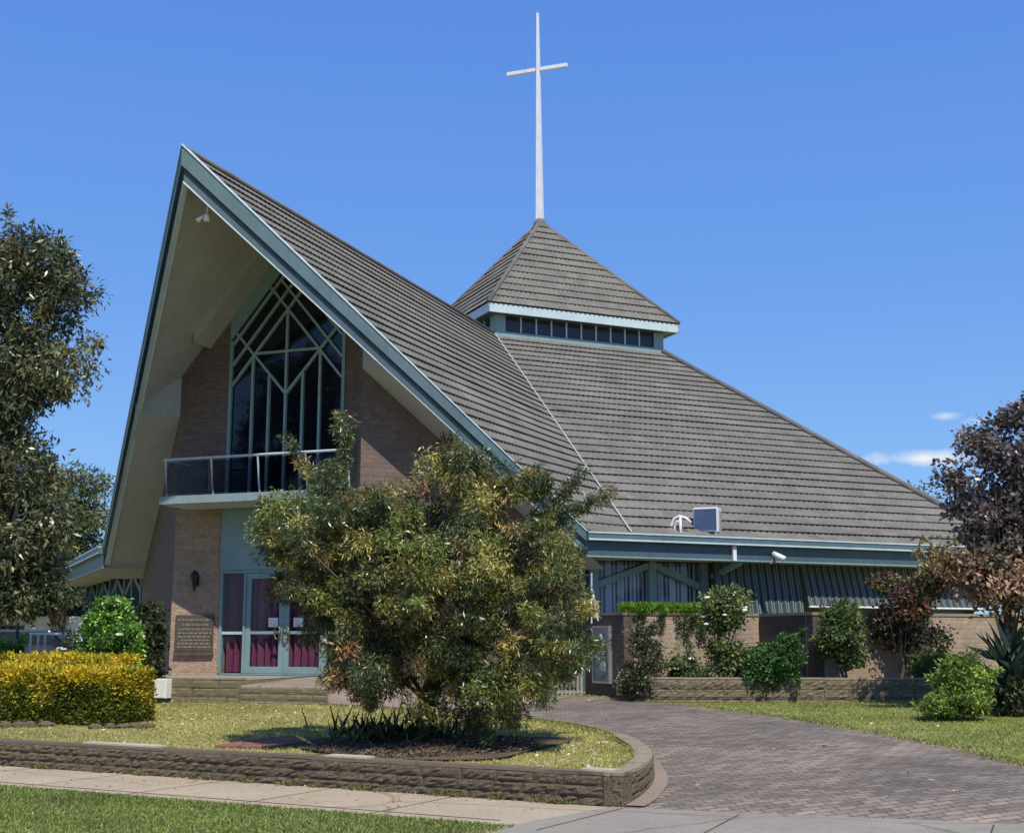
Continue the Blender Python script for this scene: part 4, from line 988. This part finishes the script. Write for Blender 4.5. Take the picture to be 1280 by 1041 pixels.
# clipped golden hedge
H0 = at(0, 890, 20.0); H1 = at(134, 893, 19.2)
hd = plant('golden_hedge', (H1.x, H1.y, Zl(H1.x, H1.y)), 'long clipped hedge with golden yellow tips at the left of the lawn', 'hedge')
hdir = Vector((H0.x-H1.x, H0.y-H1.y, 0)).normalized(); hn = Vector((-hdir.y, hdir.x, 0)); 
if hn.y < 0: hn = -hn
def hedge(name, L0, L1, D0, D1, z0, z1, nn, mat, parent):
    core = MB(); o = []
    for z in (z0, z1-.12): o.append([hdir*a + hn*b + Vector((0,0,z)) for a, b in ((L0+.1,D0+.1),(L1-.1,D0+.1),(L1-.1,D1-.1),(L0+.1,D1-.1))])
    core.hexa(o[0], o[1]); core.build('branches', M['bark'], parent)
    pts = []
    a = rng.random(nn); b = rng.random(nn); f = rng.choice(4, nn, p=[.42,.34,.12,.12])
    l = L0 + (L1-L0)*a; d = np.where(f == 0, D0 + .05*rng.random(nn), np.where(f == 1, D0 + (D1-D0)*b, np.where(f == 3, D0 + (D1-D0)*b, D1)))
    l = np.where(f == 3, L0 + .06*rng.random(nn), l)
    z = np.where(f == 1, z1 - .10*rng.random(nn)**1.5, z0 + (z1-z0)*b); z = np.where((f == 3), z0 + (z1-z0)*rng.random(nn), z)
    lump = np.array([noise.noise(Vector((x*1.7, y*1.7, zz*1.7))) for x, y, zz in zip(l, d, z)])
    nv = np.zeros((nn,3)); hd_, hn_ = np.array(hdir), np.array(hn)
    nv += np.where((f == 0)[:,None], -hn_, 0) + np.where((f == 1)[:,None], np.array([0,0,1.]), 0) + np.where((f == 2)[:,None], hn_, 0) + np.where((f == 3)[:,None], -hd_, 0)
    P = l[:,None]*hd_ + d[:,None]*hn_ + z[:,None]*np.array([0,0,1.]) + nv*(lump*.09)[:,None] + rng.normal(size=(nn,3))*.025
    D = nv*.7 + rng.normal(size=(nn,3))*.6 + np.array([0,0,.35])
    zz = (z - z0)/(z1 - z0) + rng.normal(size=nn)*.16 + lump*.25
    gold = np.clip((zz + lump*.35 - .54)/.30, 0, 1)[:,None]*(.75 + .25*rng.random((nn,1)))        # yellow towards the top and on the lumps, green below
    C = (1-gold)*np.array([.12,.15,.018]) + gold*np.array([.70,.53,.035]); C = C*(1 + rng.normal(size=(nn,1))*.3)
    return leaf_mesh(name, P, D, .075*rng.uniform(.6,1.3,nn), .03, np.clip(C,.005,1), mat, parent)
hedge('leaves', 0, 7.0, 0, 1.0, .03, .80, 42000, M['leaf'], hd)
hedge('leaves', .75, 7.0, .9, 1.6, .25, .99, 14000, M['leaf'], hd)

def bush(name, px, py, Y, label, cat, ells, nc, nl, cr, Ln, Wd, cols, mat='leaf', z=None, stems=10, group=None, r0=.03, flowers=0, **k):
    b = at(px, py, Y); b.z = Zg(b.x, b.y) if z is None else z
    if px > 700: ells = [(x*.92, y, zz, a*.80, c*.85, e*.86) for x, y, zz, a, c, e in ells]
    q = plant(name, b, label, cat, group)
    _, cen = foliage('foliage', ells, nc, nl, cr, Ln, Wd, cols, M[mat], q, **{**dict(sprigs=int(nc*.28), sprig_len=.2, shell=.35), **k})
    top = max(e[2] for e in ells)
    limbs('stems', (0,0,-.06), (0,0,top*.55), r0, cen, M['bark'], q, stems)
    if flowers:
        f = clump_points([(x,y,zz,a*1.05,c*1.05,e*1.05) for x,y,zz,a,c,e in ells], flowers, .98)
        for p in f:
            m = MB(); r = random.uniform(.04,.068)
            for i in range(6):
                t = i*math.pi/3 + random.random()*.4; d = Vector((math.cos(t), math.sin(t), .35)); m.blob(Vector(p) + d*r*.55, (r*.62,r*.62,r*.4), i, 6, 4)
            m.blob(Vector(p) + Vector((0,0,r*.3)), (r*.5,r*.5,r*.4), 9, 6, 4)
            m.build('flower', M['petal'], q, True)
    return q
GR = [(.08,.17,.028),(.11,.22,.035),(.06,.13,.022),(.13,.26,.045)]
DK = [(.035,.055,.02),(.05,.07,.028),(.025,.04,.016),(.065,.075,.03)]
bush('camellia_bush', 135, 835, 23.2, 'rounded bright green glossy bush with a few white flowers behind the hedge', 'bush', [(0,0,.9,.50,.5,.95),(.0,0,1.35,.36,.4,.55),(.08,0,.5,.52,.5,.5)], 170, 130, .13, .07, .045, GR, 'leaf_glint', z=.5, flowers=6, sprigs=0, shell=.8, gain=1.5)
bush('shaded_bush', 178, 838, 24.3, 'bush coloured dark for shade, against the brick wall beside the bright green bush', 'bush', [(0,0,.85,.36,.45,.85),(.05,0,1.3,.3,.4,.45)], 90, 110, .15, .08, .045, DK, 'leaf', z=.5, sprigs=8, sprig_len=.12)  # dark leaf colours paint the roof's shade on this side of the bush
bush('green_shrub', 4, 815, 25.0, 'small round green shrub behind the hedge at the left edge', 'shrub', [(0,0,.5,.35,.4,.55)], 50, 100, .14, .06, .035, GR, 'leaf', z=.55)
bush('white_rose', 92, 812, 24.5, 'rose bush with big pale flowers beside the left handrail', 'rose', [(0,0,.75,.24,.3,.5),(.15,0,.45,.22,.3,.35)], 26, 60, .14, .06, .04, DK, 'leaf', z=.5, flowers=18, r0=.02)
# handrail on the left
hr = at(36, 815, 25.5); h2 = at(100, 815, 25.0)
ho = empty('handrail', (hr.x, hr.y, .5), math.atan2(h2.y-hr.y, h2.x-hr.x), 'white tubular handrail left of the church behind the hedge', 'handrail'); Lh = (h2-hr).length
m = MB(); m.tube([(0,0,1.22),(Lh+.5,0,1.20)], .022, 8); m.tube([(0,0,.62),(Lh+.5,0,.60)], .018, 8); m.build('rail', M['white'], ho)
for x in (0, .19, .36, Lh): m = MB(); m.tube([(x,.03,0),(x,.03,1.2)], .02, 8); m.build('post', M['white'], ho)
# slim dark pole, white wall and car in the distance
pp = at(20, 815, 26.0); po_ = empty('pole', (pp.x, pp.y, .5), 0, 'slim dark pole standing behind the hedge at the far left', 'pole')
m = MB(); m.lathe([(.028,0),(.028,2.2),(.02,2.3)], n=10); m.build('shaft', M['black'], po_)
m = MB(); m.lathe([(.06,0),(.06,.05),(.03,.09)], n=10); m.build('foot', M['black'], po_)
wp_ = at(-30, 812, 46.0); ws = empty('white_building', (wp_.x, wp_.y, .5), .1, 'long low white building in the background at the far left', 'building')
m = MB(); m.box((-14,0,0),(7.5,6,1.85)); m.build('wall', M['whitewall'], ws)
m = MB(); m.box((-14.2,-.05,1.853),(7.7,6.2,1.93)); m.build('roof', M['whitewall'], ws)
for x in (-2.2, .3): m = MB(); m.box((x,-.03,1.1),(x+1.3,-.002,1.6)); m.build('window', M['glass'], ws)
cp_ = at(48, 815, 40.0); car = empty('parked_car', (cp_.x, cp_.y, .5), .15, 'dark blue parked car glimpsed between the handrail posts', 'car')
m = MB(); prof = [(-2.1,.35),(2.1,.35),(2.15,.7),(1.9,.82),(1.0,.92),(.45,1.40),(-1.0,1.42),(-1.75,.98),(-2.15,.9)]
m.prism([Vector((x,-.82,z)) for x, z in prof], (0,1.64,0)); m.build('body', M['carpaint'], car, bevel=.06)
m = MB(); m.prism([Vector((x,-.835,z)) for x, z in ((.82,.96),(.38,1.33),(-.92,1.34),(-1.4,1.0))], (0,1.67,0)); m.build('window', M['glass'], car)
for x in (-1.35, 1.35):
    for y in (-.80, .80):
        m = MB(); m.tube([(x,y-.10,.31),(x,y+.10,.31)], .31, 18); wo_ = m.build('wheel', M['black'], car); m = MB(); m.tube([(x,y-.108,.31),(x,y+.108,.31)], .18, 14); m.build('rim', M['steel'], wo_)

# plants along the side wall
wt = c1 + d1*.1
ws_ = plant('trailing_plant', (c1.x, c1.y, 2.1), 'bright green trailing plants growing along the top of the tan wall', 'plant')
n = 9000; a_ = rng.random(n)*2.15; P_ = np.stack([d1.x*a_ - d1.y*.0, d1.y*a_, 0*a_],1) + np.stack([rng.normal(0,.05,n), rng.uniform(-.05,.28,n), rng.uniform(0,.14,n)],1); D_ = rng.normal(size=(n,3))*.5; D_[:,2] += .8
leaf_mesh('foliage', P_, D_, .10*rng.uniform(.5,1.2,n), .02, pal([(.16,.32,.02),(.21,.40,.035),(.11,.23,.02)], n), M['leaf'], ws_)
n = 2600; s_ = rng.choice(18, n); a_ = rng.random(18)[s_]*2.1 + rng.normal(0,.04,n); P_ = np.stack([d1.x*a_+.03, d1.y*a_-.07, -.55*rng.random(n)*rng.random(18)[s_]],1); D_ = rng.normal(size=(n,3)); D_[:,2] -= .6
leaf_mesh('trailing_stems', P_, D_, .06, .02, pal([(.05,.09,.02),(.08,.12,.03)], n), M['leaf'], ws_)
bush('dark_rose', 806, 868, 23.6, 'dark leafy rose bush in front of the left end of the tan wall', 'rose', [(0,0,.85,.36,.3,.5),(.0,0,1.15,.25,.25,.3),(-.1,-.1,.35,.45,.3,.3)], 60, 75, .16, .06, .035, [(.05,.065,.03),(.075,.085,.04),(.10,.09,.05)], 'leaf_glossy', r0=.02, stems=16)
bush('low_rose', 866, 868, 23.6, 'low sprawling green rose bush left of the tall white rose', 'rose', [(0,0,.5,.38,.3,.35),(-.25,0,.65,.25,.2,.3)], 45, 70, .15, .06, .035, [(.07,.11,.035),(.10,.14,.045),(.05,.075,.03)], 'leaf', r0=.02, flowers=2)
bush('tall_white_rose', 908, 866, 23.6, 'tall rose tree with creamy white flowers in front of the garden wall', 'rose', [(0,0,1.65,.50,.45,.36),(-.1,0,1.45,.45,.4,.3),(.0,0,.8,.42,.3,.4),(.2,-.1,.6,.3,.3,.3)], 85, 70, .17, .07, .045, [(.10,.14,.04),(.14,.18,.06),(.07,.10,.035),(.17,.2,.08)], 'leaf', r0=.035, stems=26, flowers=26)
bush('green_rose', 972, 868, 23.2, 'rounded fresh green rose bush below the dark wall return', 'rose', [(0,0,.65,.55,.4,.36),(.2,0,.8,.3,.3,.3),(-.2,0,.5,.4,.3,.3)], 85, 80, .16, .065, .042, [(.05,.12,.03),(.07,.16,.04),(.035,.08,.02)], 'leaf', r0=.025, stems=20)
bush('wall_creeper', 1056, 868, 23.4, 'green climbing creeper spilling over the garden wall beside the tan pier', 'creeper', [(0,.1,1.35,.40,.3,.36),(.1,0,1.0,.42,.3,.45),(-.2,.1,1.1,.3,.25,.4)], 85, 75, .17, .065, .042, [(.07,.11,.03),(.10,.14,.04),(.05,.075,.025)], 'leaf', r0=.04, stems=22)
bush('red_leaved_tree', 1130, 868, 24.2, 'small tree with red and bronze leaves above the long garden wall', 'tree', [(-.25,0,2.0,.36,.35,.26),(.45,0,1.95,.45,.4,.32),(.85,0,2.25,.38,.4,.36),(.1,0,1.6,.5,.4,.25)], 62, 62, .18, .075, .05, [(.13,.035,.04),(.10,.07,.03),(.08,.085,.03),(.07,.06,.035),(.15,.07,.06),(.12,.11,.04)], 'leaf', r0=.05, stems=24)
_rt = bpy.data.objects['red_leaved_tree']; foliage('shadow_leaves', [(.0,.15,1.25,.55,.3,.38),(.45,.15,1.0,.45,.3,.4)], 45, 60, .2, .075, .05, [(.05,.05,.025),(.035,.04,.02),(.07,.05,.03)], M['leaf'], _rt)  # added dark leaves stand in for the tree's shadow on the wall
bush('low_shrub', 1172, 868, 23.5, 'low yellow green shrub behind the planter wall near the right', 'shrub', [(0,0,.55,.48,.3,.24)], 45, 70, .16, .07, .04, [(.10,.13,.04),(.14,.17,.05),(.07,.09,.03)], 'leaf', r0=.02, flowers=0)
bush('yellow_green_bush', 1205, 902, 19.0, 'loose yellow green bush on the lawn edge in front of the big leaved plant', 'bush', [(0,0,.40,.42,.4,.34),(.10,0,.62,.32,.36,.30),(-.34,0,.18,.28,.3,.18)], 90, 110, .14, .08, .026, [(.14,.19,.035),(.20,.26,.05),(.09,.13,.03),(.12,.17,.03)], 'leaf', r0=.02, stems=20, sprigs=14, sprig_len=.2, gain=1.6)
agb = at(1266, 885, 19.6); agb.z = Zg(agb.x, agb.y)
ag = plant('agave', agb, 'dark blue green plant with broad sword leaves at the right edge', 'plant')
n = 70; th_ = rng.random(n)*6.283; el_ = rng.uniform(.1,1.3,n); D_ = np.stack([np.cos(th_)*np.cos(el_), np.sin(th_)*np.cos(el_), np.sin(el_)],1); P_ = np.stack([rng.normal(0,.08,n), rng.normal(0,.08,n), .25+rng.uniform(0,.75,n)],1)
leaf_mesh('sword_leaves', P_, D_, rng.uniform(.45,.75,n), .12, pal([(.03,.055,.04),(.045,.075,.05),(.025,.045,.035)], n), M['leaf_glossy'], ag)
m = MB(); m.tube([(0,0,-.05),(0,0,.4),(.02,0,1.0)], [.10,.09,.06], 8); m.build('stem', M['bark'], ag, True)
foliage('undergrowth', [(0,0,.25,.5,.4,.3)], 30, 60, .15, .09, .04, DK, M['leaf'], ag)
PT = at(1262, 880, 20.6); PT.z = Zg(PT.x, PT.y)
pt = plant('purple_leaved_tree', PT, 'large dark purple leaved tree at the right edge of the lawn', 'tree')
pe = [E_(*a, PT, 20.6) for a in ((1240,560,30,26),(1275,545,36,28),(1215,575,20,20),(1262,600,44,36),(1236,640,44,36),(1290,640,50,50),(1222,680,40,26),(1262,690,44,34),(1262,528,16,12),(1320,600,60,60),(1195,598,14,12),(1330,690,60,50))]
PU = [(.060,.048,.055),(.085,.066,.065),(.11,.10,.085),(.04,.034,.042),(.12,.09,.075),(.07,.065,.045)]
_, cen = foliage('crown', pe, 150, 125, .26, .10, .06, PU, M['leaf_glint'], pt, gain=2.1, droop=.3, shell=.6, sprigs=36, sprig_len=.22)
le = [E_(*a, PT, 20.2) for a in ((1250,725,46,28),(1222,722,20,24),(1290,735,40,34),(1180,700,16,20))]
foliage('sunlit_lower_foliage', le, 60, 75, .28, .11, .055, [(.26,.16,.10),(.20,.14,.08),(.15,.13,.06),(.30,.19,.13),(.08,.07,.05)], M['leaf'], pt, droop=.4)  # lighter pinkish leaf colours paint the sunlit lower part of the crown
limbs('trunk', (0,0,-.1), (.1,.1,3.0), .14, cen, M['bark'], pt, 34)
for i, (px, Y, hh, rr) in enumerate(((1190, 62, 8.4, 3.0),(1330, 58, 7.5, 4.0))):
    b_ = at(px, 812, Y); b_.z = .55; q = plant('distant_tree', b_, ('olive green tree showing above the roof hip, far behind the church','distant tree hidden mostly behind the purple leaved tree')[i], 'tree')
    _, cen = foliage('crown', [(0,0,hh*.68,rr,rr,hh*.32),(rr*.5,0,hh*.6,rr*.7,rr,hh*.28),(-rr*.6,0,hh*.55,rr*.7,rr,hh*.26)], 120, 70, .7, .3, .1, [(.075,.09,.03),(.10,.115,.04),(.06,.07,.026)], M['leaf'], q)
    limbs('trunk', (0,0,-.1), (0,0,hh*.5), .22, cen, M['bark'], q, 12)

# ------------------------------------------------------------------ grass, litter
def blades(name, n, sampler, h, cols, w_=.012, lean=.5):
    P = sampler(n); D = rng.normal(size=(len(P),3))*lean; D[:,2] = 1
    pt_ = np.array([noise.noise(Vector((p[0]*.8, p[1]*.8, 0))) for p in P[::1]])
    C = pal(cols, len(P), .2) * (1 + .35*pt_[:,None])
    o = leaf_mesh(name, P, D, h*rng.uniform(.5,1.3,len(P)), w_, np.clip(C,.01,1), M['blade']); tag(o, kind='stuff'); return o
kcx = np.array([[p.x, p.y] for p in KC])
def in_bed(P):
    q = (P[:,0]-P0.x)*NQ.x + (P[:,1]-P0.y)*NQ.y; s = (P[:,0]-P0.x)*TQ.x + (P[:,1]-P0.y)*TQ.y
    kx = np.interp(P[:,1], kcx[:,1], kcx[:,0]); tt = (P[:,0]-CC.x)*AX.x + (P[:,1]-CC.y)*AX.y
    dm = ((P[:,0]+.98)/1.35)**2 + ((P[:,1]-15.75)/1.25)**2
    return (q > .22) & (P[:,0] < kx - .15) & (P[:,1] < 24.5) & (tt < -2.42) & (dm > .8 + .5*rng.random(len(P)))
def bed_s(n):
    P = np.stack([rng.uniform(-11, 1.6, n*2), 12.9 + 11*rng.random(n*2)**1.15, np.zeros(n*2)],1); P = P[in_bed(P)][:n]
    P[:,2] = [Zl(x, y) for x, y in P[:,:2]]; return P
blades('lawn_grass', 80000, bed_s, .032, [(.34,.35,.09),(.44,.41,.13),(.60,.52,.25),(.26,.29,.065),(.50,.45,.19)])
def verge_s(n):
    q = -1.64 - 3.0*rng.random(n)**1.2; s = .3 + 9*rng.random(n); return np.stack([P0.x + NQ.x*q + TQ.x*s, P0.y + NQ.y*q + TQ.y*s, np.full(n, .0)],1)
blades('verge_grass', 85000, verge_s, .04, [(.20,.28,.06),(.26,.34,.085),(.16,.225,.05),(.38,.37,.15)])
rex = np.array([[p.x, p.y] for p in RE])
def right_s(n):
    y = 12.2 + 12.5*rng.random(n*2)**1.1; x0 = np.interp(y, rex[:,1], rex[:,0]); x = x0 - .06 + rng.random(n*2)**.8*(7-.2*y*0); P = np.stack([x, y, np.zeros(n*2)],1)
    P = P[(P[:,0]/P[:,1] < .43) & (P[:,1] < 23.3 - .0*P[:,0])][:n]; P[:,2] = [Zg(a, b)-.005 for a, b in P[:,:2]]; return P
blades('side_lawn_grass', 50000, right_s, .035, [(.25,.30,.07),(.32,.36,.09),(.42,.40,.14),(.20,.25,.055)])
def litter(name, n, sampler, cols, size):
    P = sampler(n); P[:,2] += .02; D = rng.normal(size=(len(P),3)); D[:,2] *= .25
    tag(leaf_mesh(name, P, D, size*rng.uniform(.5,1.4,len(P)), size*.6, pal(cols, len(P), .2), M['leaf']), kind='stuff')
litter('fallen_leaves', 1300, bed_s, [(.72,.66,.48),(.6,.52,.36),(.38,.25,.14)], .05)
litter('fallen_leaves', 120, right_s, [(.62,.58,.48),(.45,.33,.2)], .06)
def path_s(n): 
    q = np.where(rng.random(n) < .55, -.03 - .18*rng.random(n)**2, -1.6*rng.random(n)); s = .6 + 9*rng.random(n); return np.stack([P0.x + NQ.x*q + TQ.x*s, P0.y + NQ.y*q + TQ.y*s, np.full(n, -.008)],1)
litter('fallen_leaves', 260, path_s, [(.45,.33,.22),(.5,.40,.28),(.25,.16,.10)], .035)
def mound_s(n):
    r = np.sqrt(rng.random(n)); a = rng.random(n)*6.283; P = np.stack([-.98 + 1.3*r*np.cos(a), 15.7 + 1.2*r*np.sin(a), np.zeros(n)],1); P[:,2] = [Zl(x, y) + .03 for x, y in P[:,:2]] + .10*(1-r)**1.5; return P
litter('leaf_litter', 6500, mound_s, [(.20,.14,.09),(.13,.10,.065),(.27,.20,.13),(.09,.07,.05)], .045)
def drive_s(n):
    v = rng.integers(2, 78, n); u = rng.random(n); P = np.array([tuple(KC[i].lerp(RE[i], f)) + (0,) for i, f in zip(v, u)]); P[:,2] = [Zg(x, y)+.015 for x, y in P[:,:2]]; return P
litter('fallen_leaves', 40, drive_s, [(.45,.38,.28),(.3,.18,.10)], .05)

# pale coping stones on the street wall and a red slab let into the lawn
rw = bpy.data.objects['retaining_wall']
for s0, s1 in ((6.1, 7.35), (3.05, 3.6), (.12, .48)):
    a, b = qs(.0, s0), qs(.0, s1); m = MB(); n2 = NQ
    m.hexa([Vector((p.x, p.y, .331)) for p in (a + n2*.02, b + n2*.02, b + n2*.19, a + n2*.19)], [Vector((p.x, p.y, .352)) for p in (a + n2*.02, b + n2*.02, b + n2*.19, a + n2*.19)]); m.build('coping', M['coping_light'], rw)
c = at(335, 934, 16.6); m = MB(); z = Zl(c.x, c.y)
a = [Vector((c.x + x, c.y + y, 0)) for x, y in ((-.55,-.55),(.15,-.85),(.75,.15),(.05,.45))]
m.hexa([Vector((p.x,p.y,z-.05)) for p in a], [Vector((p.x,p.y,Zl(p.x,p.y)+.045)) for p in a]); rs = m.build('lawn_slab', M['redpad'], bevel=.008); tag(rs, kind='structure')

# weeds and dry debris along the foot of the street wall and in the paving joints
def weed_s(n):
    c = rng.random(26)*9 + .2; k = rng.integers(0, 26, n); s_ = c[k] + rng.normal(0,.05,n); q = -.05 - .03*rng.random(n)
    return np.stack([P0.x + NQ.x*q + TQ.x*s_, P0.y + NQ.y*q + TQ.y*s_, np.full(n, .008)],1)
blades('wall_weeds', 900, weed_s, .07, [(.14,.18,.04),(.30,.24,.11),(.10,.14,.03)], .012, .8)
def edge_s(n):
    v = rng.integers(0, 80, n); P = np.array([tuple(RE[i]) + (0,) for i in v]); P[:,0] += rng.normal(0,.07,n); P[:,1] += rng.normal(0,.12,n); P[:,2] = [Zg(x, y)+.012 for x, y in P[:,:2]]; return P
blades('edge_grass', 7000, edge_s, .05, [(.30,.30,.09),(.24,.28,.07),(.45,.40,.17)], .012, .9)
def kerb_s(n):
    v = rng.integers(2, 78, n); P = np.array([tuple(KC[i]) + (0,) for i in v]); P[:,0] -= .17 + .06*rng.random(n); P[:,1] += rng.normal(0,.1,n); P[:,2] = [Zl(x, y)+.01 for x, y in P[:,:2]]; return P
blades('edge_grass', 5000, kerb_s, .05, [(.34,.35,.09),(.26,.29,.065),(.50,.45,.19)], .012, .8)

# grey edging stones along the foot of the hedge
random.seed(21)
for i, px in enumerate((8, 24, 38, 58, 120, 138, 156, 172, 186)):
    c = at(px, 893 + (2 if i < 4 else -2), 19.35 if i < 4 else 18.9); c.z = Zl(c.x, c.y) + .03
    m = MB(); m.blob((0,0,0), (.08 + .05*random.random(), .07, .045 + .02*random.random()), i*3.1, 14, 9, .5)
    o = m.build('edging_stone', M['stone'], smooth=True); o.location = c; tag(o, 'small rough stone edging the foot of the golden hedge', 'stone', 'edging stones along the hedge')
